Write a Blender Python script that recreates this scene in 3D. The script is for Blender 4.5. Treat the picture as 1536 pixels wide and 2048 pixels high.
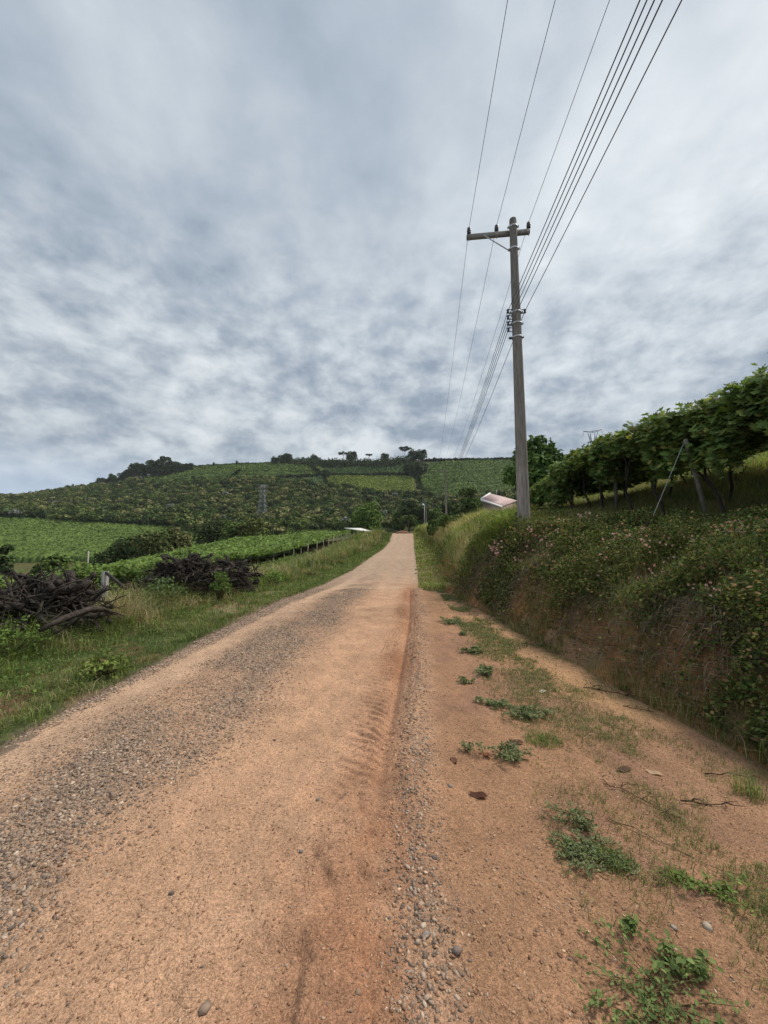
import bpy, math
import numpy as np
from mathutils import Vector

for o in list(bpy.data.objects):
    bpy.data.objects.remove(o)
sc = bpy.context.scene
COL = sc.collection
rng = np.random.default_rng(11)

# ------------------------------------------------------------------ camera
F, CX, CY, HOR, EYE = 770.0, 768.0, 1024.0, 1075.0, 1.6
TH = math.atan((HOR - CY) / F)
CT, ST = math.cos(TH), math.sin(TH)
cam_d = bpy.data.cameras.new('camera')
cam = bpy.data.objects.new('camera', cam_d)
COL.objects.link(cam)
cam.location = (0, 0, EYE)
cam.rotation_euler = (math.pi / 2 + TH, 0, 0)
cam_d.sensor_fit = 'VERTICAL'
cam_d.sensor_height = 36
cam_d.lens = 36 * F / 2048
cam_d.clip_start = 0.05
cam_d.clip_end = 6000
sc.camera = cam
sc.view_settings.view_transform = 'Standard'
sc.view_settings.look = 'None'
sc.view_settings.exposure = 0.82
sc.view_settings.gamma = 1.0

# ------------------------------------------------------------------ world
SUN_EL, SUN_AZ = math.radians(52), math.radians(62)      # azimuth from +Y towards +X
w = bpy.data.worlds.new('World')
sc.world = w
w.use_nodes = True
nt = w.node_tree
nt.nodes.clear()
N, L = nt.nodes, nt.links


def nd(tree, typ, **kw):
    n = tree.nodes.new(typ)
    for k, v in kw.items():
        setattr(n, k, v)
    return n


def math_n(tree, op, a, b=None, c=None, clamp=False):
    n = tree.nodes.new('ShaderNodeMath')
    n.operation = op
    n.use_clamp = clamp
    for i, v in enumerate((a, b, c)):
        if v is None:
            continue
        if isinstance(v, (int, float)):
            n.inputs[i].default_value = v
        else:
            tree.links.new(v, n.inputs[i])
    return n.outputs[0]


def mixc(tree, fac, a, b, blend='MIX'):
    n = tree.nodes.new('ShaderNodeMix')
    n.data_type = 'RGBA'
    n.blend_type = blend
    for sock, v in ((n.inputs[0], fac), (n.inputs[6], a), (n.inputs[7], b)):
        if isinstance(v, (int, float)):
            sock.default_value = v
        elif isinstance(v, tuple):
            sock.default_value = (*v, 1) if len(v) == 3 else v
        else:
            tree.links.new(v, sock)
    return n.outputs[2]


def maprange(tree, v, a, b, c=0.0, d=1.0, smooth=True):
    n = tree.nodes.new('ShaderNodeMapRange')
    n.interpolation_type = 'SMOOTHSTEP' if smooth else 'LINEAR'
    tree.links.new(v, n.inputs[0])
    for i, x in enumerate((a, b, c, d)):
        n.inputs[i + 1].default_value = x
    return n.outputs[0]


def noise(tree, vec, scale, detail=4, rough=0.5, dist=0.0):
    n = tree.nodes.new('ShaderNodeTexNoise')
    n.inputs['Scale'].default_value = scale
    n.inputs['Detail'].default_value = detail
    n.inputs['Roughness'].default_value = rough
    n.inputs['Distortion'].default_value = dist
    if vec is not None:
        tree.links.new(vec, n.inputs['Vector'])
    return n.outputs['Fac']


sky = nd(nt, 'ShaderNodeTexSky', sky_type='NISHITA')
sky.sun_disc = False
sky.sun_elevation = SUN_EL
sky.sun_rotation = SUN_AZ
tc = nd(nt, 'ShaderNodeTexCoord')
sep = nd(nt, 'ShaderNodeSeparateXYZ')
L.new(tc.outputs['Generated'], sep.inputs[0])
zc = math_n(nt, 'MAXIMUM', sep.outputs[2], 0.0)
den = math_n(nt, 'ADD', zc, 0.30)
px = math_n(nt, 'DIVIDE', sep.outputs[0], den)
py = math_n(nt, 'DIVIDE', sep.outputs[1], den)
cmb = nd(nt, 'ShaderNodeCombineXYZ')
L.new(px, cmb.inputs[0])
L.new(py, cmb.inputs[1])
cmb.inputs[2].default_value = 3.7
# streaky version, stretched along the view
mp = nd(nt, 'ShaderNodeMapping')
mp.inputs['Scale'].default_value = (1.25, 1.0, 1.0)
mp.inputs['Location'].default_value = (0.55, 0.2, 0.0)
mp.inputs['Rotation'].default_value = (0, 0, 0.25)
L.new(cmb.outputs[0], mp.inputs[0])
n1 = noise(nt, mp.outputs[0], 1.7, 3, 0.42, 0.05)
mp2 = nd(nt, 'ShaderNodeMapping')
mp2.inputs['Scale'].default_value = (1.0, 1.0, 1.7)
L.new(tc.outputs['Generated'], mp2.inputs[0])
n2a = noise(nt, mp2.outputs[0], 13.0, 7, 0.56, 0.12)
n2b = noise(nt, mp.outputs[0], 4.5, 5, 0.5, 0.2)
mx_ = maprange(nt, sep.outputs[2], 0.75, 0.4, 0.25, 1.0)
n2 = math_n(nt, 'ADD', math_n(nt, 'MULTIPLY', n2a, mx_), math_n(nt, 'MULTIPLY', n2b, math_n(nt, 'SUBTRACT', 1.0, mx_)))
n3 = noise(nt, mp.outputs[0], 0.7, 2, 0.5, 0.0)
fine_w = maprange(nt, sep.outputs[2], 0.8, 0.28, 0.45, 1.15)
a = math_n(nt, 'MULTIPLY', math_n(nt, 'SUBTRACT', n1, 0.5), .62)
b = math_n(nt, 'MULTIPLY', math_n(nt, 'SUBTRACT', n2, 0.5), fine_w)
c = math_n(nt, 'MULTIPLY', math_n(nt, 'SUBTRACT', n3, 0.5), 0.34)
den_c = math_n(nt, 'ADD', math_n(nt, 'ADD', a, b), c)
low = maprange(nt, sep.outputs[2], 0.0, 0.22, 0.0, 1.0)
den_c = math_n(nt, 'MULTIPLY', den_c, maprange(nt, sep.outputs[2], 0.02, 0.2, 0.3, 1.0))
cr = nd(nt, 'ShaderNodeValToRGB')
L.new(math_n(nt, 'ADD', den_c, 0.515), cr.inputs[0])
els = cr.color_ramp.elements
els[0].position = 0.27
els[0].color = (0.18, 0.218, 0.262, 1)
els[1].position = 0.76
els[1].color = (0.465, 0.497, 0.512, 1)
e = els.new(0.42); e.color = (0.264, 0.299, 0.338, 1)
e = els.new(0.56); e.color = (0.356, 0.388, 0.414, 1)
# a little brighter towards the zenith, bluer near the left horizon
up = maprange(nt, sep.outputs[2], 0.2, 0.8, 0.90, 1.06)
side = maprange(nt, sep.outputs[0], -0.6, 0.5, 0.0, 1.0)
cloud = mixc(nt, 1.0, cr.outputs[0], (0.5, 0.5, 0.5), 'MULTIPLY')
cloud = mixc(nt, 1.0, cr.outputs[0], up, 'MULTIPLY')
hz = maprange(nt, sep.outputs[2], 0.22, 0.02, 0.0, 0.75)
cloud = mixc(nt, hz, cloud, mixc(nt, side, (0.29, 0.36, 0.47), (0.35, 0.40, 0.47)))
cl10 = mixc(nt, 1.0, cloud, (10.0, 10.0, 10.0), 'MULTIPLY')
fin = mixc(nt, 0.94, sky.outputs[0], cl10)
bg = nd(nt, 'ShaderNodeBackground')
bg.inputs['Strength'].default_value = 0.1
L.new(fin, bg.inputs[0])
wo = nd(nt, 'ShaderNodeOutputWorld')
L.new(bg.outputs[0], wo.inputs[0])

# ------------------------------------------------------------------ sun
sd = bpy.data.lights.new('sun', 'SUN')
sd.energy = 1.9
sd.angle = math.radians(14)
sd.color = (1.0, 0.93, 0.82)
so = bpy.data.objects.new('sun', sd)
COL.objects.link(so)
sdir = Vector((math.cos(SUN_EL) * math.sin(SUN_AZ), math.cos(SUN_EL) * math.cos(SUN_AZ), math.sin(SUN_EL)))
so.rotation_euler = sdir.to_track_quat('Z', 'Y').to_euler()
so.location = (0, 0, 60)


# ------------------------------------------------------------------ numeric helpers
def _hash(ix, iy, seed):
    h = (ix.astype(np.int64) * 374761393 + iy.astype(np.int64) * 668265263 + seed * 1442695041) & 0xffffffff
    h = ((h ^ (h >> 13)) * 1274126177) & 0xffffffff
    h = h ^ (h >> 16)
    return (h & 0xffffff) / float(0xffffff)


def vn(x, y, seed=0):
    x = np.asarray(x, float); y = np.asarray(y, float)
    ix = np.floor(x); iy = np.floor(y)
    fx = x - ix; fy = y - iy
    fx = fx * fx * (3 - 2 * fx); fy = fy * fy * (3 - 2 * fy)
    a = _hash(ix, iy, seed); b = _hash(ix + 1, iy, seed)
    c = _hash(ix, iy + 1, seed); d = _hash(ix + 1, iy + 1, seed)
    return (a * (1 - fx) + b * fx) * (1 - fy) + (c * (1 - fx) + d * fx) * fy


def fbm(x, y, seed=0, oct=4, g=0.5):
    s = 0; a = 1; t = 0
    for i in range(oct):
        s = s + a * vn(x * 2 ** i + 17.3 * i, y * 2 ** i - 9.1 * i, seed + i)
        t += a
        a *= g
    return s / t


def sst(a, b, x):
    t = np.clip((np.asarray(x, float) - a) / (b - a), 0, 1)
    return t * t * (3 - 2 * t)


def ratio(y):
    u = (CY - np.asarray(y, float)) / F
    return (CT * u + ST) / (CT - ST * u)


def pt(x, y, D):
    """world point seen at photo pixel (x, y) at forward distance D"""
    u = (CY - y) / F
    return np.array([(x - CX) / F / (CT - ST * u) * D, D, EYE + ratio(y) * D])


# ------------------------------------------------------------------ terrain
# forward distance -> list of (x, z) across: valley, hollow, vine edge, verge, road left, road right, bank foot, bank top, vines, field, far
ST_ = {
    -12: [(-60, -13), (-28, -4.2), (-9, -1.2), (-4.9, -.05), (-2.9, 0), (-.2, 0), (3.3, -.02), (5.0, 1.85), (7.2, 2.1), (20, 4.6), (60, 12)],
    0: [(-60, -13), (-28, -4.2), (-9, -1.2), (-4.9, -.05), (-2.9, 0), (-.05, 0), (3.1, -.05), (4.8, 1.3), (7.0, 1.6), (20, 3.9), (60, 12)],
    3: [(-60, -13), (-28, -4.2), (-9, -1.2), (-5.0, -.05), (-2.85, 0), (.2, 0), (2.85, -.06), (4.6, 1.28), (7.0, 1.58), (20, 3.9), (60, 12)],
    5: [(-60, -13), (-28, -4.2), (-9, -1.2), (-5.2, -.05), (-2.78, 0), (.42, 0), (2.6, -.06), (4.3, 1.28), (7.0, 1.6), (20, 3.9), (60, 12)],
    8: [(-60, -12.5), (-28, -4.1), (-9, -1.2), (-5.4, -.05), (-2.68, 0), (.72, 0), (2.38, -.06), (4.0, 1.42), (7.0, 1.75), (20, 4.0), (60, 12)],
    10: [(-60, -12), (-28, -4.0), (-9, -1.1), (-5.5, -.08), (-2.6, -.03), (.85, -.03), (2.25, -.07), (3.7, 1.8), (7.0, 2.05), (20, 4.2), (60, 12)],
    12: [(-60, -12), (-28, -4.0), (-8.7, -1.1), (-5.5, -.12), (-2.52, -.14), (.98, -.14), (2.15, -.15), (3.8, 1.95), (7.0, 2.3), (20, 4.8), (60, 12)],
    16: [(-60, -11), (-28, -4.0), (-8.5, -1.1), (-5.5, -.4), (-2.4, -.34), (1.3, -.34), (2.8, -.25), (5.0, 2.15), (7.5, 2.6), (20, 5.4), (60, 12)],
    24: [(-60, -11), (-28, -3.9), (-8.5, -1.1), (-5.0, -.5), (-1.75, -.36), (1.95, -.36), (3.7, -.05), (6.4, 2.65), (8.8, 3.0), (20, 6), (60, 13)],
    35: [(-60, -10), (-28, -3.3), (-8.5, -1.05), (-4, -.3), (-.92, -.04), (2.7, -.04), (4.8, .35), (8.0, 3.2), (10.4, 3.6), (22, 7), (60, 14)],
    49: [(-60, -10), (-28, -2.2), (-8.5, -.6), (-3, 0), (.05, .16), (3.75, .16), (5.8, .65), (9.4, 3.5), (12, 4.0), (25, 7.5), (60, 14)],
    62: [(-60, -10), (-28, -1.2), (-8.5, 0), (-2, .7), (1.0, .95), (4.7, .95), (6.6, 1.4), (10.4, 3.8), (13.5, 4.5), (28, 8), (62, 15)],
    71: [(-60, -10), (-28, -.6), (-8, .5), (-1, 1.8), (1.6, 2.35), (5.25, 2.35), (6.8, 2.5), (10.2, 3.8), (14, 4.7), (30, 8), (65, 15)],
    80: [(-62, -10), (-30, -.2), (-7, .9), (-.8, 1.9), (2.1, 2.2), (5.8, 2.2), (6.4, 2.4), (9, 3.6), (15, 4.7), (32, 8), (68, 15)],
    95: [(-70, -11), (-34, .2), (-7, 1.4), (-.8, 1.7), (2.4, 1.8), (6.2, 1.8), (6.8, 2), (10, 3.4), (17, 4.8), (35, 9), (75, 16)],
    130: [(-90, -9), (-45, .5), (-9, 2), (-1, 2), (2.4, 2.2), (6.2, 2.2), (7, 2.4), (12, 4), (20, 6), (40, 10), (80, 18)],
}
_sy = np.array(sorted(ST_))
_ft = np.array([ST_[k] for k in _sy], float)              # station, feature, 2
_fy = np.arange(-12, 130.01, 0.25)
_fx = np.stack([np.interp(_fy, _sy, _ft[:, j, 0]) for j in range(11)], 1)
_fz = np.stack([np.interp(_fy, _sy, _ft[:, j, 1]) for j in range(11)], 1)


def _sm(a, n):
    k = np.hanning(n + 2)[1:-1]; k /= k.sum()
    p = np.pad(a, ((n // 2, n // 2), (0, 0)), mode='edge')
    return np.stack([np.convolve(p[:, j], k, 'valid') for j in range(a.shape[1])], 1)


_fx = _sm(_fx, 13); _fz = _sm(_fz, 13)


def feat(j, Y, what=0):
    return np.interp(Y, _fy, (_fx if what == 0 else _fz)[:, j])


def RL(Y): return feat(4, Y)
def RR(Y): return feat(5, Y)
def FOOT(Y): return feat(6, Y)
def TOP(Y): return feat(7, Y)


PC = np.array([-700, -200, 0, 200, 300, 400, 520, 640, 760, 850, 950, 1100, 1300, 1536, 2300], float)
PD = np.array([95, 140, 180, 230, 300, 380, 450, 510, 620, 900], float)
PR = np.array([
    [1190, 1120, 1085, 1060, 1045, 1032, 1025, 1022, 1040, 1060],
    [1185, 1112, 1076, 1046, 1032, 1018, 1010, 1008, 1025, 1050],
    [1180, 1108, 1072, 1043, 1028, 1012, 1004, 1000, 1018, 1045],
    [1165, 1108, 1078, 1050, 1028, 1004, 984, 978, 995, 1035],
    [1150, 1107, 1080, 1056, 1030, 996, 962, 952, 970, 1030],
    [1130, 1104, 1085, 1063, 1030, 984, 947, 933, 950, 1020],
    [1110, 1096, 1083, 1066, 1032, 976, 942, 928, 945, 1010],
    [1088, 1080, 1072, 1062, 1032, 978, 941, 923, 940, 1010],
    [1066, 1070, 1068, 1060, 1035, 984, 945, 921, 936, 1000],
    [1062, 1062, 1058, 1050, 1022, 976, 943, 920, 934, 1000],
    [1052, 1050, 1042, 1030, 1002, 966, 939, 919, 930, 1000],
    [1035, 1028, 1020, 1010, 985, 953, 926, 910, 920, 1000],
    [1000, 990, 982, 970, 950, 925, 905, 893, 905, 990],
    [980, 970, 960, 948, 930, 905, 886, 873, 885, 980],
    [970, 960, 950, 938, 920, 895, 876, 860, 870, 960]], float)


def row_at(c, D):
    c = np.clip(c, PC[0], PC[-1]); D = np.clip(D, PD[0], PD[-1])
    i = np.clip(np.searchsorted(PC, c) - 1, 0, len(PC) - 2)
    j = np.clip(np.searchsorted(PD, D) - 1, 0, len(PD) - 2)
    fc = (c - PC[i]) / (PC[i + 1] - PC[i]); fc = fc * fc * (3 - 2 * fc)
    fd = (D - PD[j]) / (PD[j + 1] - PD[j])
    return (PR[i, j] * (1 - fc) + PR[i + 1, j] * fc) * (1 - fd) + (PR[i, j + 1] * (1 - fc) + PR[i + 1, j + 1] * fc) * fd


def D_of(c, row, d0=95, d1=510):
    ds = np.linspace(d0, d1, 300)
    rows = row_at(np.full(300, float(c)), ds)
    rows = np.minimum.accumulate(rows)
    return float(np.interp(-row, -rows, ds))


def road_detail(X, Y):
    s = X - RR(Y)
    act = (s > -3.9) & (s < 3.2) & (Y > -4) & (Y < 110)
    z = np.zeros_like(X)
    x, y, q = X[act], Y[act], s[act]
    near = 1 - sst(9, 20, y)
    h = 0.022 * (fbm(x * 1.3, y * .7, 5, 3) - .5) + 0.022 * (fbm(x * 9, y * 9, 8, 3) - .5) * (.3 + near)
    # wheel hollows and a low crown
    h -= 0.02 * np.exp(-((q + 2.75) / .28) ** 2) + 0.022 * np.exp(-((q + 1.0) / .4) ** 2)
    g = gravel_mask(x, y)
    h += g * 0.012 * near * (fbm(x * 30, y * 30, 3, 2) - .35)
    h += g * 0.018
    # tractor tread to the left of the gravel line
    tf = sst(1.6, 4.2, y) * (1 - sst(12.5, 14.5, y))
    tr1 = np.exp(-(np.abs((q + .36) / .17)) ** 3)
    tr2 = np.exp(-(np.abs((q + .07) / .10)) ** 3)
    wob = .07 * (vn(x * 2.2, y * 2.2, 77) - .5) + .045 * (vn(x * 9, y * 9, 78) - .5)
    t1 = np.tanh(2.6 * np.sin(2 * np.pi * (y + .55 * (q + .36) + wob) / .098))
    t2 = np.tanh(2.6 * np.sin(2 * np.pi * (y - .55 * (q + .1) + wob + .05) / .098))
    amp = (.42 + .75 * sst(.2, .8, fbm(x * 3.1, y * 1.9, 31, 3))) * (.55 + .7 * vn(x * 12, y * 12, 32))
    h += tf * amp * (0.018 * tr1 * t1 + 0.016 * tr2 * t2)
    h -= tf * 0.05 * np.exp(-((q + .2) / .05) ** 2)
    h += tf * 0.035 * np.exp(-((q + .02) / .07) ** 2)
    # older faint tread in the clay lane
    tf3 = sst(4.5, 5, y) * (1 - sst(6.2, 7, y))
    h += tf3 * .008 * np.exp(-(np.abs((q + .85) / .12)) ** 3) * np.sin(2 * np.pi * (y + .3 * q) / .09)
    d_ = FOOT(y) - x
    h -= sst(.2, .5, q) * .03 * sst(1.6, .4, d_) * np.abs(2 * fbm(d_ * 2.2, y * .5, 33, 3) - 1) ** .7
    h += sst(.2, .5, q) * .02 * (fbm(x * 5, y * 5, 35, 3) - .5)
    # footprints and dug patches close to the camera
    nf = 1 - sst(2.4, 3.4, y)
    h += nf * .03 * np.exp(-((q + .35) / .3) ** 2) * (sst(.42, .6, fbm(x * 5, y * 4, 60, 3)) - .5)
    # cross ripples further up the road
    h += sst(13, 15, y) * .012 * np.sin(y * 2.3 + 2 * vn(x, y * .3, 4)) * np.exp(-((q + .8) / .9) ** 2)
    z[act] = h
    return z


def gravel_mask(X, Y):
    s = X - RR(Y)
    wv = .22 * (fbm(X * .9, Y * .55, 21, 3) - .5)
    m = .85 * np.exp(-(np.abs(s + 2.15 + wv) / .66) ** 2.4) * (.55 + .6 * sst(.3, .6, fbm(X * 1.6, Y * .9, 23, 3)))
    m = np.maximum(m, sst(-3.02, -3.2, s + wv * .6))
    m = np.maximum(m, .46 * np.exp(-((s - .03 + wv * .5) / .15) ** 2))
    far = sst(11, 24, Y + 4 * (fbm(X * .8, Y * .5, 9, 2) - .5))
    m = np.maximum(m * (1 - .5 * far), far * .40 * sst(.5, .1, s))
    m = m * (.55 + .65 * fbm(X * 3, Y * 2, 12, 3))
    return np.clip(m * (s < .6) + .10 * (s >= .0) * sst(.35, .7, fbm(X * 1.5, Y * 1.2, 14, 3)), 0, 1)


def zg(X, Y, detail=True):
    X = np.atleast_1d(np.asarray(X, float)); Y = np.atleast_1d(np.asarray(Y, float))
    X, Y = np.broadcast_arrays(X, Y)
    shp = X.shape
    X = X.ravel(); Y = Y.ravel()
    fx = [feat(j, Y, 0) for j in range(11)]
    fz = [feat(j, Y, 1) for j in range(11)]
    # an extra knee gives the cut bank a steep lower face
    kx = fx[6] + .33 * (fx[7] - fx[6]); kz = fz[6] + .60 * (fz[7] - fz[6])
    fx.insert(7, kx); fz.insert(7, kz)
    zn = np.where(X <= fx[0], fz[0], fz[-1])
    for j in range(11):
        m = (X > fx[j]) & (X <= fx[j + 1])
        t = (X[m] - fx[j][m]) / (fx[j + 1][m] - fx[j][m])
        zn[m] = fz[j][m] * (1 - t) + fz[j + 1][m] * t
    zn = zn + np.where(X > fx[-1], 0.15 * (X - fx[-1]), 0)
    if detail:
        veg = np.clip(sst(0, .8, fx[4] - X) + sst(0, .5, X - fx[6]), 0, 1)
        bank = np.exp(-((X - (fx[6] + fx[8]) / 2) / (.6 * (fx[8] - fx[6]))) ** 4)
        zn = zn + veg * .10 * (fbm(X * 1.1, Y * 1.1, 41, 4) - .5) + bank * .55 * (fbm(X * 1.0 + 3, Y * 1.3, 44, 4) - .5)
    zz = zn
    far = Y > 74
    if far.any():
        c = CX + F * X[far] / Y[far]
        zf = EYE + ratio(row_at(c, Y[far])) * Y[far]
        zf = zf + 1.6 * (fbm(X[far] / 26, Y[far] / 26, 50, 3) - .5) * sst(120, 200, Y[far])
        b = sst(76, 112, Y[far])
        zz = zz.copy()
        zz[far] = zn[far] * (1 - b) + zf * b
    return zz.reshape(shp)


def g1(x, y):
    return float(zg(x, y)[0])


def ground_at_px(x, y, d0=1.0, d1=60, n=4000):
    """first hit of the view ray through photo pixel (x, y) with the terrain"""
    D = np.exp(np.linspace(math.log(d0), math.log(d1), n))
    P = np.array([pt(x, y, d) for d in D])
    hit = np.where(P[:, 2] < zg(P[:, 0], P[:, 1], False))[0]
    k = hit[0] if len(hit) else n - 1
    return P[k, 0], P[k, 1]


# ------------------------------------------------------------------ mesh building
class MB:
    def __init__(self):
        self.V, self.T, self.Q, self.C, self.n = [], [], [], [], 0

    def add(self, V, T=None, Q=None, col=(.5, .5, .5)):
        V = np.asarray(V, float).reshape(-1, 3)
        if T is not None and len(T):
            self.T.append(np.asarray(T, int).reshape(-1, 3) + self.n)
        if Q is not None and len(Q):
            self.Q.append(np.asarray(Q, int).reshape(-1, 4) + self.n)
        c = np.asarray(col, float)
        if c.ndim == 1:
            c = np.tile(c[:3], (len(V), 1))
        self.V.append(V); self.C.append(c)
        self.n += len(V)
        return self

    def mesh(self, name, mat, origin=(0, 0, 0), smooth=False, extra=None):
        V = np.concatenate(self.V) - np.asarray(origin, float)
        C = np.concatenate(self.C)
        T = np.concatenate(self.T) if self.T else np.zeros((0, 3), int)
        Q = np.concatenate(self.Q) if self.Q else np.zeros((0, 4), int)
        me = bpy.data.meshes.new(name)
        me.vertices.add(len(V))
        me.vertices.foreach_set('co', V.astype(np.float32).ravel())
        loops = np.concatenate([T.ravel(), Q.ravel()]).astype(np.int32)
        me.loops.add(len(loops))
        me.loops.foreach_set('vertex_index', loops)
        starts = np.concatenate([np.arange(len(T)) * 3, len(T) * 3 + np.arange(len(Q)) * 4]).astype(np.int32)
        me.polygons.add(len(starts))
        me.polygons.foreach_set('loop_start', starts)
        if smooth:
            me.polygons.foreach_set('use_smooth', np.ones(len(starts), bool))
        me.update(calc_edges=True)
        at = me.color_attributes.new('Col', 'FLOAT_COLOR', 'POINT')
        at.data.foreach_set('color', np.concatenate([C, np.ones((len(C), 1))], 1).astype(np.float32).ravel())
        if extra is not None:
            for k, v in extra.items():
                a_ = me.attributes.new(k, 'FLOAT', 'POINT')
                a_.data.foreach_set('value', np.asarray(v, np.float32).ravel())
        me.materials.append(mat)
        return me


def obj(name, mb, mat, parent=None, origin=None, smooth=False, extra=None):
    if origin is None:
        origin = tuple(parent.location) if parent is not None else (0, 0, 0)
    me = mb if isinstance(mb, bpy.types.Mesh) else mb.mesh(name, mat, origin, smooth, extra)
    o = bpy.data.objects.new(name, me)
    COL.objects.link(o)
    if parent is not None:
        o.parent = parent
    else:
        o.location = origin
    return o


def tag(o, label=None, cat=None, group=None, kind=None):
    if label: o['label'] = label
    if cat: o['category'] = cat
    if group: o['group'] = group
    if kind: o['kind'] = kind
    return o


def thing(name, label, cat, loc, group=None, rotz=0.0, scale=1.0):
    o = bpy.data.objects.new(name, None)
    o.empty_display_size = .2
    COL.objects.link(o)
    o.location = tuple(float(v) for v in loc)
    o.rotation_euler = (0, 0, rotz)
    o.scale = (scale,) * 3 if isinstance(scale, (int, float)) else scale
    return tag(o, label, cat, group)


def copy_tree(root, loc, rotz=0.0, scale=1.0, label=None, group=None):
    def rec(o, parent):
        c_ = o.copy(); COL.objects.link(c_)
        if parent is not None:
            c_.parent = parent
        for ch in o.children:
            rec(ch, c_)
        return c_
    r = rec(root, None)
    r.location = tuple(float(v) for v in loc)
    r.rotation_euler = (0, 0, rotz)
    r.scale = (scale,) * 3 if isinstance(scale, (int, float)) else scale
    if label: r['label'] = label
    if group: r['group'] = group
    return r


def box(mb, c, s, col, ax=None):
    """box centred at c, size s, optional axes (3x3 rows)"""
    k = np.array([[x, y, z] for z in (-.5, .5) for y in (-.5, .5) for x in (-.5, .5)]) * np.asarray(s, float)
    if ax is not None:
        k = k @ np.asarray(ax)
    Q = [[0, 2, 3, 1], [4, 5, 7, 6], [0, 1, 5, 4], [2, 6, 7, 3], [0, 4, 6, 2], [1, 3, 7, 5]]
    mb.add(k + np.asarray(c, float), None, Q, col)


def beam(mb, a, b, w_, h_, col):
    a = np.asarray(a, float); b = np.asarray(b, float)
    d = b - a; ln = np.linalg.norm(d); x = d / ln
    up_ = np.array([0, 0, 1.0]) if abs(x[2]) < .95 else np.array([0, 1.0, 0])
    y = np.cross(up_, x); y /= np.linalg.norm(y); z = np.cross(x, y)
    box(mb, (a + b) / 2, (ln, w_, h_), col, np.array([x, y, z]))


def tube(mb, P, R, sides=7, col=(.3, .3, .3), cap=True, jit=0.0):
    P = np.asarray(P, float); n = len(P)
    R = np.broadcast_to(np.asarray(R, float), (n,))
    d = np.gradient(P, axis=0); d /= np.linalg.norm(d, axis=1)[:, None] + 1e-9
    ref = np.array([0, 0, 1.0]) if abs(d[0][2]) < .9 else np.array([1.0, 0, 0])
    u = np.cross(ref, d[0]); u /= np.linalg.norm(u)
    ang = np.arange(sides) / sides * 2 * np.pi
    V = []
    for i in range(n):
        u = u - d[i] * np.dot(u, d[i]); u /= np.linalg.norm(u)
        v = np.cross(d[i], u)
        r = R[i] * (1 + jit * (rng.random(sides) - .5))
        V.append(P[i] + (np.cos(ang) * r)[:, None] * u + (np.sin(ang) * r)[:, None] * v)
    V = np.concatenate(V)
    k = np.arange(sides); k2 = (k + 1) % sides
    Q = np.concatenate([np.stack([i * sides + k, i * sides + k2, (i + 1) * sides + k2, (i + 1) * sides + k], 1) for i in range(n - 1)])
    T = []
    if cap:
        V = np.concatenate([V, P[:1], P[-1:]])
        a_, b_ = n * sides, n * sides + 1
        T = np.concatenate([np.stack([k2, k, np.full(sides, a_)], 1),
                            np.stack([(n - 1) * sides + k, (n - 1) * sides + k2, np.full(sides, b_)], 1)])
    if np.ndim(col) == 2 and len(col) == n:
        cc = np.repeat(np.asarray(col, float), sides, 0)
        if cap: cc = np.concatenate([cc, cc[:1], cc[-1:]])
        col = cc
    mb.add(V, T, Q, col)


def lathe(mb, c, prof, sides=12, col=(.1, .1, .1), axis=(0, 0, 1)):
    """prof: list of (radius, height)"""
    ax = np.asarray(axis, float); ax /= np.linalg.norm(ax)
    P = np.asarray(c, float) + np.array([p[1] for p in prof])[:, None] * ax
    ref = np.array([1.0, 0, 0]) if abs(ax[0]) < .8 else np.array([0, 1.0, 0])
    u = np.cross(ax, ref); u /= np.linalg.norm(u); v = np.cross(ax, u)
    ang = np.arange(sides) / sides * 2 * np.pi
    V = np.concatenate([P[i] + prof[i][0] * (np.cos(ang)[:, None] * u + np.sin(ang)[:, None] * v) for i in range(len(prof))])
    k = np.arange(sides); k2 = (k + 1) % sides
    Q = np.concatenate([np.stack([i * sides + k, i * sides + k2, (i + 1) * sides + k2, (i + 1) * sides + k], 1) for i in range(len(prof) - 1)])
    mb.add(V, None, Q, col)


def unit(v):
    return v / (np.linalg.norm(v, axis=-1, keepdims=True) + 1e-9)


def frames(nrm, roll=None, up_hint=None):
    """rotation matrices (N,3,3), columns = tangent, bitangent, normal"""
    n = unit(nrm)
    if up_hint is None:
        r = rng.normal(size=n.shape)
    else:
        r = np.broadcast_to(np.asarray(up_hint, float), n.shape) + rng.normal(size=n.shape) * .25
    t = unit(np.cross(r, n)); b_ = np.cross(n, t)
    return np.stack([t, b_, n], 2)


def inst(mb, tv, tt, tq, P, R, S, col, cvar=None):
    """scatter a template: verts tv, tris tt, quads tq at P with rotations R, scales S, colours col (N,3)"""
    Nn, m = len(P), len(tv)
    if Nn == 0:
        return
    S = np.broadcast_to(np.asarray(S, float).reshape(-1, 1, 1) if np.ndim(S) < 2 else np.asarray(S)[:, None, :], (Nn, 1, 1) if np.ndim(S) < 2 else (Nn, 1, 3))
    V = np.einsum('nij,nmj->nmi', R, tv[None] * S) + P[:, None, :]
    off = (np.arange(Nn) * m)[:, None, None]
    T = (np.asarray(tt)[None] + off).reshape(-1, 3) if tt is not None and len(tt) else None
    Q = (np.asarray(tq)[None] + off).reshape(-1, 4) if tq is not None and len(tq) else None
    C = np.repeat(np.broadcast_to(np.asarray(col, float), (Nn, 3)), m, 0)
    mb.add(V.reshape(-1, 3), T, Q, C)


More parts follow.
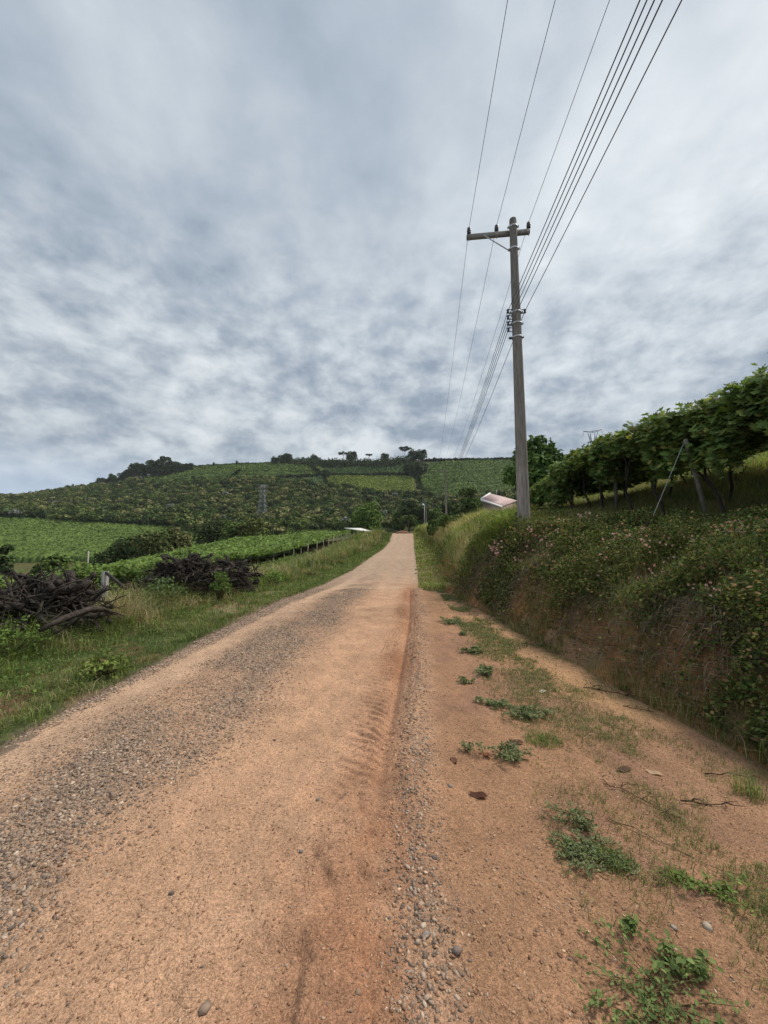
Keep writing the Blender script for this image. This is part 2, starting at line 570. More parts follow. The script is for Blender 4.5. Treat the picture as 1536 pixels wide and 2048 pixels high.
# leaf templates (unit length along +y, facing +z)
LEAF_V = np.array([[0, 0, 0], [.22, .28, .05], [.25, .6, .04], [0, 1, -.06], [-.25, .6, .04], [-.22, .28, .05], [0, .5, -.02]], float)
LEAF_T = np.array([[0, 1, 6], [1, 2, 6], [2, 3, 6], [3, 4, 6], [4, 5, 6], [5, 0, 6]])
QUAD_V = np.array([[-.5, -.5, 0], [.5, -.38, .1], [.42, .5, 0], [-.4, .44, .12]], float)
QUAD_Q = np.array([[0, 1, 2, 3]])
_va = []
for k_, (a_, r_) in enumerate([(-90, .12), (-55, .62), (-30, .50), (0, .80), (28, .50), (55, .88), (72, .52), (90, 1.0), (108, .52), (125, .88), (152, .50), (180, .80), (210, .50), (235, .62)]):
    _va.append([r_ * .62 * math.cos(math.radians(a_)), r_ * .62 * math.sin(math.radians(a_)), -.10 * r_ ** 2 + (.06 if k_ % 2 else -.04)])
VINE_V = np.array([[0, 0, .03]] + _va)
VINE_T = np.array([[0, i, i % 14 + 1] for i in range(1, 15)])


def blades(mb, P, H, W, az, lean, col, curl=.35):
    """bent two-segment grass blades"""
    n = len(P)
    H = np.broadcast_to(H, (n,)); W = np.broadcast_to(W, (n,)); lean = np.broadcast_to(lean, (n,))
    d = np.stack([np.cos(az), np.sin(az), np.zeros(n)], 1)
    s = np.stack([-np.sin(az), np.cos(az), np.zeros(n)], 1)
    up_ = np.array([0, 0, 1.0])
    p1 = P + (H * .55)[:, None] * (d * (lean * .45)[:, None] + up_ * 1.0)
    p2 = P + H[:, None] * (d * (lean * (1 + curl))[:, None] + up_ * (1 - .35 * lean)[:, None])
    w0 = (W * .5)[:, None] * s
    V = np.stack([P - w0, P + w0, p1 + w0 * .8, p1 - w0 * .8, p2], 1).reshape(-1, 3)
    o = (np.arange(n) * 5)[:, None]
    mb.add(V, o + np.array([[3, 2, 4]]), o + np.array([[0, 1, 2, 3]]), np.repeat(col, 5, 0))


def pick(cols, n, wts=None, var=.18):
    cols = np.asarray(cols, float)
    c_ = cols[rng.choice(len(cols), n, p=None if wts is None else np.asarray(wts) / np.sum(wts))]
    return c_ * (1 + var * rng.normal(size=(n, 1))).clip(.5, 1.6)


# ------------------------------------------------------------------ materials
def leafmat(name, trans=.3, rough=.55, spec=.3, var=0.0):
    m = bpy.data.materials.new(name); m.use_nodes = True
    t = m.node_tree; t.nodes.clear()
    at = nd(t, 'ShaderNodeAttribute', attribute_name='Col')
    colr = at.outputs['Color']
    if var:
        n_ = noise(t, nd(t, 'ShaderNodeTexCoord').outputs['Object'], var, 3, .6)
        colr = mixc(t, 1.0, colr, maprange(t, n_, .3, .7, .75, 1.25, False), 'MULTIPLY')
    p = nd(t, 'ShaderNodeBsdfPrincipled')
    p.inputs['Roughness'].default_value = rough
    p.inputs['Specular IOR Level'].default_value = spec
    t.links.new(colr, p.inputs['Base Color'])
    out = nd(t, 'ShaderNodeOutputMaterial')
    if trans > 0:
        tr = nd(t, 'ShaderNodeBsdfTranslucent')
        t.links.new(mixc(t, 1.0, colr, (1.25, 1.3, .6), 'MULTIPLY'), tr.inputs[0])
        ms = nd(t, 'ShaderNodeMixShader'); ms.inputs[0].default_value = trans
        t.links.new(p.outputs[0], ms.inputs[1]); t.links.new(tr.outputs[0], ms.inputs[2])
        t.links.new(ms.outputs[0], out.inputs[0])
    else:
        t.links.new(p.outputs[0], out.inputs[0])
    return m


def solid(name, rough=.8, scale=8.0, amount=.35, bump=.2, bscale=40.0, spec=.3, metal=0.0, stretch=None, dark=(.5, .5, .5)):
    """attribute colour broken up with object-space noise"""
    m = bpy.data.materials.new(name); m.use_nodes = True
    t = m.node_tree; t.nodes.clear()
    at = nd(t, 'ShaderNodeAttribute', attribute_name='Col')
    tcn = nd(t, 'ShaderNodeTexCoord').outputs['Object']
    if stretch:
        mpn = nd(t, 'ShaderNodeMapping'); mpn.inputs['Scale'].default_value = stretch
        t.links.new(tcn, mpn.inputs[0]); tcn = mpn.outputs[0]
    n_ = noise(t, tcn, scale, 5, .6)
    f = maprange(t, n_, .35, .7, 0, amount)
    c_ = mixc(t, f, at.outputs['Color'], mixc(t, 1.0, at.outputs['Color'], dark, 'MULTIPLY'))
    p = nd(t, 'ShaderNodeBsdfPrincipled')
    p.inputs['Roughness'].default_value = rough
    p.inputs['Specular IOR Level'].default_value = spec
    p.inputs['Metallic'].default_value = metal
    t.links.new(c_, p.inputs['Base Color'])
    if bump:
        bn = nd(t, 'ShaderNodeBump'); bn.inputs['Strength'].default_value = bump; bn.inputs['Distance'].default_value = .02 if bscale > 20 else .09
        t.links.new(noise(t, tcn, bscale, 4, .6), bn.inputs['Height'])
        t.links.new(bn.outputs[0], p.inputs['Normal'])
    out = nd(t, 'ShaderNodeOutputMaterial')
    t.links.new(p.outputs[0], out.inputs[0])
    return m


def roadmat(name):
    m = bpy.data.materials.new(name); m.use_nodes = True
    t = m.node_tree; t.nodes.clear()
    at = nd(t, 'ShaderNodeAttribute', attribute_name='Col').outputs['Color']
    gr = nd(t, 'ShaderNodeAttribute', attribute_name='grv').outputs['Fac']
    ck = nd(t, 'ShaderNodeAttribute', attribute_name='crk').outputs['Fac']
    tco = nd(t, 'ShaderNodeTexCoord').outputs['Object']
    # warp the lookup a little
    wn = nd(t, 'ShaderNodeTexNoise'); wn.inputs['Scale'].default_value = 9; wn.inputs['Detail'].default_value = 3
    t.links.new(tco, wn.inputs['Vector'])
    wv = nd(t, 'ShaderNodeVectorMath', operation='MULTIPLY_ADD')
    t.links.new(wn.outputs['Color'], wv.inputs[0]); wv.inputs[1].default_value = (.06, .06, 0); t.links.new(tco, wv.inputs[2])

    def vor(scale, feature='F1', src=wv.outputs[0]):
        v = nd(t, 'ShaderNodeTexVoronoi', feature=feature)
        v.inputs['Scale'].default_value = scale
        t.links.new(src, v.inputs['Vector'])
        return v
    v1, v2, v0 = vor(46), vor(105), vor(230)
    sc1 = nd(t, 'ShaderNodeSeparateColor'); t.links.new(v1.outputs['Color'], sc1.inputs[0])
    sc2 = nd(t, 'ShaderNodeSeparateColor'); t.links.new(v2.outputs['Color'], sc2.inputs[0])
    sc0 = nd(t, 'ShaderNodeSeparateColor'); t.links.new(v0.outputs['Color'], sc0.inputs[0])
    cr_ = nd(t, 'ShaderNodeValToRGB'); t.links.new(sc1.outputs[0], cr_.inputs[0])
    e_ = cr_.color_ramp.elements
    e_[0].position = 0; e_[0].color = (.17, .125, .10, 1); e_[1].position = 1; e_[1].color = (.56, .44, .34, 1)
    x_ = e_.new(.4); x_.color = (.26, .18, .125, 1)
    x_ = e_.new(.75); x_.color = (.37, .27, .205, 1)
    # stones present where random > 1 - gravel amount
    pres = maprange(t, math_n(t, 'ADD', math_n(t, 'MULTIPLY', sc1.outputs[1], .55), math_n(t, 'MULTIPLY', gr, .9)), .56, .66)
    pres = math_n(t, 'MULTIPLY', pres, maprange(t, v1.outputs['Distance'], .5, .36))
    pres2 = maprange(t, math_n(t, 'ADD', math_n(t, 'MULTIPLY', sc2.outputs[1], .75), math_n(t, 'MULTIPLY', gr, .6)), .70, .78)
    pres2 = math_n(t, 'MULTIPLY', pres2, maprange(t, v2.outputs['Distance'], .5, .3))
    grain = maprange(t, sc0.outputs[0], 0, 1, .66, 1.36, False)
    big = maprange(t, noise(t, tco, 2.2, 6, .65), .3, .7, .80, 1.2, False)
    fine = maprange(t, noise(t, tco, 55, 5, .75), .3, .7, .70, 1.3, False)
    base = mixc(t, 1.0, at, grain, 'MULTIPLY')
    base = mixc(t, 1.0, base, big, 'MULTIPLY')
    base = mixc(t, 1.0, base, fine, 'MULTIPLY')
    base = mixc(t, math_n(t, 'MULTIPLY', pres2, .6), base, mixc(t, sc2.outputs[0], (.19, .12, .085), (.58, .42, .29)))
    base = mixc(t, math_n(t, 'MULTIPLY', pres, .85), base, cr_.outputs[0])
    # drying cracks in the clay
    wc = nd(t, 'ShaderNodeVectorMath', operation='MULTIPLY_ADD')
    t.links.new(wn.outputs['Color'], wc.inputs[0]); wc.inputs[1].default_value = (.02, .02, 0); t.links.new(tco, wc.inputs[2])
    vc = vor(11, 'DISTANCE_TO_EDGE', wc.outputs[0])
    vc2 = vor(28, 'DISTANCE_TO_EDGE', wc.outputs[0])
    pn = noise(t, tco, 1.7, 3, .5)
    ca = math_n(t, 'MULTIPLY', maprange(t, vc.outputs['Distance'],   .028, .004), maprange(t, noise(t, tco, 6, 3, .6), .46, .58))
    cb = math_n(t, 'MULTIPLY', maprange(t, vc2.outputs['Distance'], .05, .01), maprange(t, pn, .50, .62, 0, .5))
    crack = math_n(t, 'MULTIPLY', math_n(t, 'MAXIMUM', ca, cb), ck)
    base = mixc(t, math_n(t, 'MULTIPLY', crack, .11), base, (.14, .075, .045))
    p = nd(t, 'ShaderNodeBsdfPrincipled')
    p.inputs['Roughness'].default_value = .95
    p.inputs['Specular IOR Level'].default_value = .12
    t.links.new(base, p.inputs['Base Color'])
    h = math_n(t, 'MULTIPLY', pres, math_n(t, 'MULTIPLY', maprange(t, v1.outputs['Distance'], .6, 0, 0, 1, False), .9))
    h2 = math_n(t, 'MULTIPLY', pres2, math_n(t, 'MULTIPLY', maprange(t, v2.outputs['Distance'], .6, 0, 0, 1, False), .42))
    h = math_n(t, 'ADD', math_n(t, 'ADD', h, h2), math_n(t, 'MULTIPLY', noise(t, tco, 70, 5, .7), .45))
    h = math_n(t, 'SUBTRACT', h, math_n(t, 'MULTIPLY', crack, .16))
    bn = nd(t, 'ShaderNodeBump'); bn.inputs['Strength'].default_value = 1.0; bn.inputs['Distance'].default_value = .018
    t.links.new(h, bn.inputs['Height']); t.links.new(bn.outputs[0], p.inputs['Normal'])
    out = nd(t, 'ShaderNodeOutputMaterial'); t.links.new(p.outputs[0], out.inputs[0])
    return m


M_ROAD = roadmat('clay_and_gravel')
M_GROUND = solid('soil', .95, 4.5, .75, 1.0, 14, .1)
M_GRASS = leafmat('grass_blade', .25, .6, .2)
M_LEAF = leafmat('leaf', .24, .75, .07)
M_VINE = leafmat('vine_leaf', .30, .65, .14)
M_FAR = leafmat('far_foliage', .0, .8, .1)
M_BARK = solid('bark', .9, 14, .7, .7, 60, .1)
M_ROOT = solid('root_wood', .9, 16, .9, 1.0, 60, .12, dark=(.35, .33, .32))
M_CONC = solid('weathered_concrete', .85, 5, .8, .35, 60, .2, stretch=(6, 6, .55), dark=(.42, .40, .38))
M_METAL = solid('galvanised_steel', .5, 6, .4, .1, 40, .5)
M_BLACK = solid('dark_ceramic', .35, 6, .2, .0, 40, .5)
M_STONE = solid('stone', .85, 40, .4, .3, 90, .2)
M_WALL = solid('painted_wall', .8, 2, .3, .1, 30, .3)
M_SHEET = solid('roof_sheet', .6, 1.5, .35, .05, 30, .35)

# ================================================================== SETTING
# ---- ground: one sheet
ny, nx = 760, 620
Yp = np.exp(np.linspace(math.log(2.0), math.log(960), ny))
Yr = Yp - 10.0
u = np.linspace(-1, 1, nx); u = np.sign(u) * (.55 * np.abs(u) + .45 * np.abs(u) ** 3) * 1.75
GX = u[None, :] * (Yr[:, None] + 10.5) + (0.1 * np.clip(Yr, 0, 60))[:, None]
GY = np.repeat(Yr[:, None], nx, 1)
GZ = zg(GX, GY)
inside = (GX > RL(GY) + .05) & (GX < np.where(GY < 13.2, FOOT(GY) - .1, RR(GY) - .05)) & (GY < 106)
GZ = GZ - np.where(inside, .09, 0)
# colours of the soil and sward
n_a = fbm(GX * .8, GY * .8, 70, 4)[..., None]
n_b = fbm(GX * 3.5, GY * 3.5, 71, 3)[..., None]
grassc = np.array([.075, .10, .032]); dryc = np.array([.26, .21, .11]); soilc = np.array([.20, .115, .065])
cA = grassc * (1 - sst(.45, .65, n_a)) + dryc * sst(.45, .65, n_a)
cA = cA * (1 - .8 * sst(.5, .66, n_b)) + soilc * .8 * sst(.5, .66, n_b)
soil_bank = np.array([.175, .095, .052]) * (.65 + .7 * n_b) + np.array([.02, .025, 0]) * sst(.45, .6, n_a)
tb = ((GX - FOOT(GY)) / (TOP(GY) - FOOT(GY)))[..., None]
soil_bank = soil_bank * (1 - .75 * sst(.42, .05, tb)) + np.array([.40, .20, .09]) * (.6 + .8 * n_b) * .8 * sst(.42, .05, tb)
bm_ = sst(-.25, 0, tb) * (1 - sst(.7, 1.0, tb)) * (GY[..., None] < 26)
cA = cA * (1 - bm_) + soil_bank * bm_
farc = np.array([.060, .088, .028]) * (1 - sst(.4, .6, fbm(GX / 14, GY / 14, 72, 4)[..., None])) + np.array([.12, .115, .045]) * sst(.4, .6, fbm(GX / 14, GY / 14, 72, 4)[..., None])
ge = (sst(.30, .05, RL(GY) - GX) * (GX < RL(GY) + 1))[..., None]
cA = cA * (1 - ge) + np.array([.27, .20, .145]) * ge
bf = sst(60, 110, GY)[..., None]
cA = cA * (1 - bf) + farc * bf
idx = np.arange(ny * nx).reshape(ny, nx)
GQ = np.stack([idx[:-1, :-1], idx[:-1, 1:], idx[1:, 1:], idx[1:, :-1]], -1).reshape(-1, 4)
mb = MB().add(np.stack([GX, GY, GZ], -1), None, GQ, cA.reshape(-1, 3))
g = obj('ground', mb, M_GROUND, smooth=True)
tag(g, kind='structure')


# ---- road and dirt shoulder
def road_cols(X, Y):
    s = X - RR(Y)
    n1_ = fbm(X * 1.2, Y * .8, 80, 4); n2_ = fbm(X * 5, Y * 4, 81, 3)
    clay = np.array([.46, .276, .172]); sand = np.array([.45, .318, .222]); grit = np.array([.325, .225, .155])
    red = np.array([.30, .145, .08]); shoulder = np.array([.315, .176, .102]); tan = np.array([.42, .245, .13])
    c_ = np.ones(X.shape + (3,)) * clay

    def mix(c0, c1, f):
        return c0 * (1 - f[..., None]) + c1 * f[..., None]
    c_ = mix(c_, sand, sst(-2.4, -2.8, s) * .55)
    c_ = mix(c_, sand, sst(6, 26, Y) * .5 * sst(.3, -.1, s))
    g_ = gravel_mask(X, Y)
    c_ = mix(c_, grit, g_ * .8)
    far = sst(12.5, 22, Y + 3 * (n1_ - .5))
    stripe = .5 + .5 * np.sin((s + .4 * n1_) * 5.5)
    c_ = mix(c_, np.array([.42, .31, .225]), far * (.25 + .35 * stripe))
    ridge = np.exp(-((Y - 14.2 - .5 * n1_) / .8) ** 2) + np.exp(-((Y - 33 - n1_) / 2.5) ** 2) * .8
    c_ = mix(c_, np.array([.53, .38, .25]), np.clip(ridge, 0, 1) * sst(.1, -.2, s) * sst(-3.2, -2.4, s) * .35)
    # turned, redder earth in the tread and near the feet
    rt = np.exp(-((s + .2) / .3) ** 2) * (1 - sst(14, 18, Y))
    c_ = mix(c_, red, rt * (.48 + .4 * sst(.35, .65, n1_)))
    c_ = mix(c_, red * .95, (1 - sst(2.2, 3.6, Y)) * np.exp(-((s + .15) / .45) ** 2) * sst(.35, .6, n2_) * .5)
    # shoulder
    sh = sst(.05, .3, s + .1 * (n2_ - .5))
    c_ = mix(c_, shoulder, sh)
    ft = FOOT(Y)
    dd = ft - X
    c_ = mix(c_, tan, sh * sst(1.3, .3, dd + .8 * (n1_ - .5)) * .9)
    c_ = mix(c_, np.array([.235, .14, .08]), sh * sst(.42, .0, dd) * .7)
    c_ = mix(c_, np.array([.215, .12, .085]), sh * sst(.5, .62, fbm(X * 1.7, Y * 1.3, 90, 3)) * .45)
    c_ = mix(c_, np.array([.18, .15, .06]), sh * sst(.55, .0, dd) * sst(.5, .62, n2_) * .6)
    return c_, g_, sst(.15, -.1, s) * sst(-2.9, -2.2, s) * (1 - sst(8, 13, Y)) + .0


ys = [-3.0]
while ys[-1] < 108:
    y = ys[-1]
    ys.append(y + (max(.011, min(.03, .00105 * y * y)) if 1.0 < y < 14.2 else (.08 if y < 1 else .00105 * y * y * .6 if y < 25 else .4)))
ys = np.array(ys)


def strip(name, xa, xb, n, ysel, dz=0.0):
    tt = np.linspace(0, 1, n)
    A, B = xa(ysel), xb(ysel)
    X = A[:, None] * (1 - tt) + B[:, None] * tt
    Y = np.repeat(ysel[:, None], n, 1)
    Z = zg(X, Y, False) + road_detail(X, Y) + dz
    edge = np.minimum(1, np.minimum(X - (RL(Y) - .25), 9) / .2).clip(0, 1)
    Z = Z - (1 - edge) * .05
    c_, g_, k_ = road_cols(X, Y)
    ix = np.arange(X.size).reshape(X.shape)
    Q = np.stack([ix[:-1, :-1], ix[:-1, 1:], ix[1:, 1:], ix[1:, :-1]], -1).reshape(-1, 4)
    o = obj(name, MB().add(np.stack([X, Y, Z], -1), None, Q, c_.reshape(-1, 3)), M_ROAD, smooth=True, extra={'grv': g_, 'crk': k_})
    return tag(o, kind='structure')


def left_edge(Y):
    return RL(Y) - .12 + .16 * (fbm(Y * 1.3, Y * 0 + 2, 91, 3) - .5)


strip('road', left_edge, lambda Y: RR(Y) + .25 * sst(13, 14, Y) * 0 + .12, 400, ys)
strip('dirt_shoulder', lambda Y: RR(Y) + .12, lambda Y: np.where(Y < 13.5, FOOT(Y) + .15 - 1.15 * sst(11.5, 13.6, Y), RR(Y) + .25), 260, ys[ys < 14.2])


# ---- far vineyards on the slopes
def field(name, label, cols, top, bot, col_hi, col_lo, rows=None, nu=260, nv=70, lift=1.5, amp=1.0):
    cs = np.linspace(cols[0], cols[-1], nu)
    tr = np.interp(cs, [p[0] for p in top], [p[1] for p in top])
    br = np.interp(cs, [p[0] for p in bot], [p[1] for p in bot])
    Dt = np.array([D_of(c_, r_) for c_, r_ in zip(cs, tr)]); Db = np.array([D_of(c_, r_) for c_, r_ in zip(cs, br)])
    v = np.linspace(0, 1, nv)
    D = Db[None, :] * (1 - v[:, None]) + Dt[None, :] * v[:, None]
    D = D + 2.5 * (fbm(np.repeat(cs[None, :], nv, 0) / 9, D * 0, 5, 3) - .5)
    X = (np.repeat(cs[None, :], nv, 0) - CX) / F * D
    Z = zg(X, D) + lift
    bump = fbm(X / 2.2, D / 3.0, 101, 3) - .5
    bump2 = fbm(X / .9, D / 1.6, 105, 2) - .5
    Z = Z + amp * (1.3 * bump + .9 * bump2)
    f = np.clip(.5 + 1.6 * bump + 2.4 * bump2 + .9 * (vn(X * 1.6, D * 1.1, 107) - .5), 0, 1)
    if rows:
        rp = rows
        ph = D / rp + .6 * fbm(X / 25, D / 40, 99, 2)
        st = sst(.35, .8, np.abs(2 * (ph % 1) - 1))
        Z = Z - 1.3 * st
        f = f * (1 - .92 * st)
    patch = fbm(X / 18, D / 18, 110, 3)[..., None]
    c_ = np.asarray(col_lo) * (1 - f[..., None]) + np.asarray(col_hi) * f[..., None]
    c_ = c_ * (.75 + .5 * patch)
    edge = np.zeros(D.shape, bool); edge[0] = edge[-1] = True; edge[:, 0] = edge[:, -1] = True
    Z = np.where(edge, zg(X, D) - .5, Z)
    ix = np.arange(X.size).reshape(X.shape)
    Q = np.stack([ix[:-1, :-1], ix[:-1, 1:], ix[1:, 1:], ix[1:, :-1]], -1).reshape(-1, 4)
    mf = MB().add(np.stack([X, D, Z], -1), None, Q, c_.reshape(-1, 3))
    nq = int(min(42000, nu * nv * .8))
    a_ = rng.integers(1, nv - 1, nq); b_ = rng.integers(1, nu - 1, nq)
    ff = f[a_, b_]; kp = rng.random(nq) < .15 + .85 * ff
    a_, b_ = a_[kp], b_[kp]; nq = len(a_)
    Pq = np.stack([X[a_, b_], D[a_, b_], Z[a_, b_]], 1) + rng.normal(size=(nq, 3)) * [.6, .8, .12] + [0, 0, .3]
    sz_ = (.0021 * D[a_, b_]) * rng.uniform(.7, 1.5, nq)
    cq = (np.asarray(col_hi) * (.55 + .95 * rng.random((nq, 1)) ** 1.3) * (.75 + .5 * patch[a_, b_]))
    inst(mf, QUAD_V, None, QUAD_Q, Pq, frames(unit(rng.normal(size=(nq, 3)) * .6 + [0, -.3, .8])), sz_, cq)
    o = obj(name, mf, M_FAR)
    return tag(o, label, 'vineyard', kind='stuff')


HI, LO = (.135, .185, .040), (.024, .040, .014)
field('vineyard_field', 'broad mid green vineyard field on the near side of the valley, left', (-160, 470),
      [(-160, 1038), (0, 1041), (130, 1045), (300, 1055), (470, 1068)], [(-160, 1128), (0, 1126), (300, 1122), (470, 1100)], (.115, .170, .038), (.030, .052, .015), nu=620, nv=260, amp=1.2)
field('vineyard_field', 'narrow green vineyard strip beyond the near vines, below the wood', (520, 715),
      [(520, 1056), (715, 1049)], [(520, 1078), (715, 1068)], HI, (.035, .075, .02), nu=200, nv=50, amp=.8)
field('vineyard_field', 'green sloping vineyard under the skyline, left of the middle', (285, 640),
      [(285, 952), (330, 942), (400, 933), (520, 928.5), (600, 925), (640, 933)], [(285, 967), (440, 966), (520, 960), (640, 951)], (.118, .172, .038), LO, rows=14, nu=330, nv=110)
field('vineyard_field', 'bluish green vineyard band high on the hill in the middle', (645, 822),
      [(645, 941), (700, 937), (822, 930)], [(645, 950), (822, 950)], (.085, .135, .045), LO, nu=220, nv=60)
field('vineyard_field', 'small dull green vineyard strip above the wood', (525, 645),
      [(525, 962), (645, 955)], [(525, 971), (645, 974)], (.10, .16, .06), LO, nu=140, nv=40)
field('vineyard_field', 'bright yellow green vineyard in the middle of the hill', (648, 828),
      [(648, 955), (700, 953), (828, 955)], [(648, 968), (700, 981), (760, 990), (828, 989)], (.20, .245, .048), (.055, .085, .02), nu=240, nv=80)
field('vineyard_field', 'terraced vineyard with dark row lines below the skyline, right of the middle', (838, 1130),
      [(838, 929), (900, 924), (1010, 921.5), (1130, 911)], [(838, 994), (950, 988), (1130, 985)], (.125, .185, .036), (.022, .040, .012), rows=17, nu=360, nv=150)
field('vineyard_field', 'dark ridge top vineyard right of the utility pole', (1135, 1560),
      [(1135, 911), (1300, 896), (1560, 875)], [(1135, 960), (1560, 930)], (.10, .16, .045), LO, rows=16, nu=300, nv=60)


# ---- wood on the far slope (one mass)
def crown_points(n, lobes, rad, hgt):
    """points on overlapping lobes; returns local positions and outward normals"""
    k = rng.integers(0, len(lobes), n)
    c_ = lobes[k, :3]; r_ = lobes[k, 3:4]
    d = unit(rng.normal(size=(n, 3)))
    d[:, 2] = np.where(d[:, 2] < -.35, -d[:, 2], d[:, 2])
    rr = r_ * (.72 + .33 * rng.random((n, 1)))
    return c_ + d * rr, d


def wood(name, label, n, colr, dbot, dtop, seed):
    r = np.random.default_rng(seed)
    cs = r.uniform(colr[0], colr[1], n * 3)
    lo = np.interp(cs, *zip(*dbot)); hi = np.interp(cs, *zip(*dtop))
    D = np.sqrt(r.uniform(lo ** 2, hi ** 2))
    X = (cs - CX) / F * D
    gridsel = {}
    keep = []
    for i in range(len(cs)):
        k = (int(X[i] // 6.2), int(D[i] // 7.5))
        if k not in gridsel:
            gridsel[k] = 1; keep.append(i)
    keep = np.array(keep); X, D = X[keep], D[keep]
    Z = zg(X, D)
    m = MB()
    nl = 190
    nt_ = len(X)
    H = r.uniform(5.5, 9.5, nt_); Wd = r.uniform(2.6, 4.6, nt_)
    pc = fbm(X / 45, D / 45, 130, 2)
    kind = r.random(nt_) + (pc - .5) * .9
    darks = np.array([[.065, .095, .024], [.088, .128, .032], [.048, .074, .026], [.12, .16, .040]])
    yell = np.array([[.20, .205, .07], [.15, .17, .05], [.27, .255, .10]])
    base = darks[r.integers(0, 4, nt_)]
    yc = yell[r.integers(0, 3, nt_)]
    isy = kind > .60
    pale = r.random(nt_) < .012
    d = unit(r.normal(size=(nt_, nl, 3)))
    d[..., 2] = np.where(d[..., 2] < -.3, -d[..., 2], d[..., 2])
    lob = r.normal(size=(nt_, 5, 3)) * np.array([.34, .34, .20])
    li = r.integers(0, 5, (nt_, nl))
    lc = np.take_along_axis(lob, li[..., None], 1)
    P = (lc + d * (.50 + .12 * r.random((nt_, nl, 1))))
    P[..., :2] *= Wd[:, None, None]
    P[..., 2] = P[..., 2] * H[:, None] * .42 + H[:, None] * .62
    P += np.stack([X, D, Z], -1)[:, None, :]
    topf = sst(-.1, .7, d[..., 2] + .35 * (lc[..., 2] / .25))[..., None]
    cc = base[:, None, :] * np.ones((1, nl, 1))
    blossom = isy[:, None, None] & (r.random((nt_, nl, 1)) < .15 + .75 * topf)
    cc = np.where(blossom, yc[:, None, :], cc)
    cc = np.where(pale[:, None, None], np.array([.20, .22, .17]), cc)
    cc = cc * (.55 + .9 * r.random((nt_, nl, 1)) ** 1.5)
    nrm = unit(d + .5 * r.normal(size=d.shape))
    inst(m, QUAD_V, None, QUAD_Q, P.reshape(-1, 3), frames(nrm.reshape(-1, 3)), r.uniform(.65, 1.25, nt_ * nl), cc.reshape(-1, 3))
    return tag(obj(name, m, M_FAR), label, 'woodland', kind='stuff')


wood('woodland', 'dense wood with yellow flowering crowns across the far slope', 4200, (-180, 860),
     [(-180, 232), (0, 232), (300, 228), (420, 205), (520, 190), (640, 200), (760, 165), (860, 150)],
     [(-180, 520), (0, 515), (200, 505), (255, 480), (290, 425), (400, 415), (520, 400), (600, 395), (640, 388), (700, 378), (760, 368), (860, 352)], 5)
wood('woodland', 'dark trees along the foot of the terraced vineyard', 600, (855, 1120),
     [(855, 150), (950, 150), (1120, 150)], [(855, 335), (930, 300), (1120, 300)], 8)


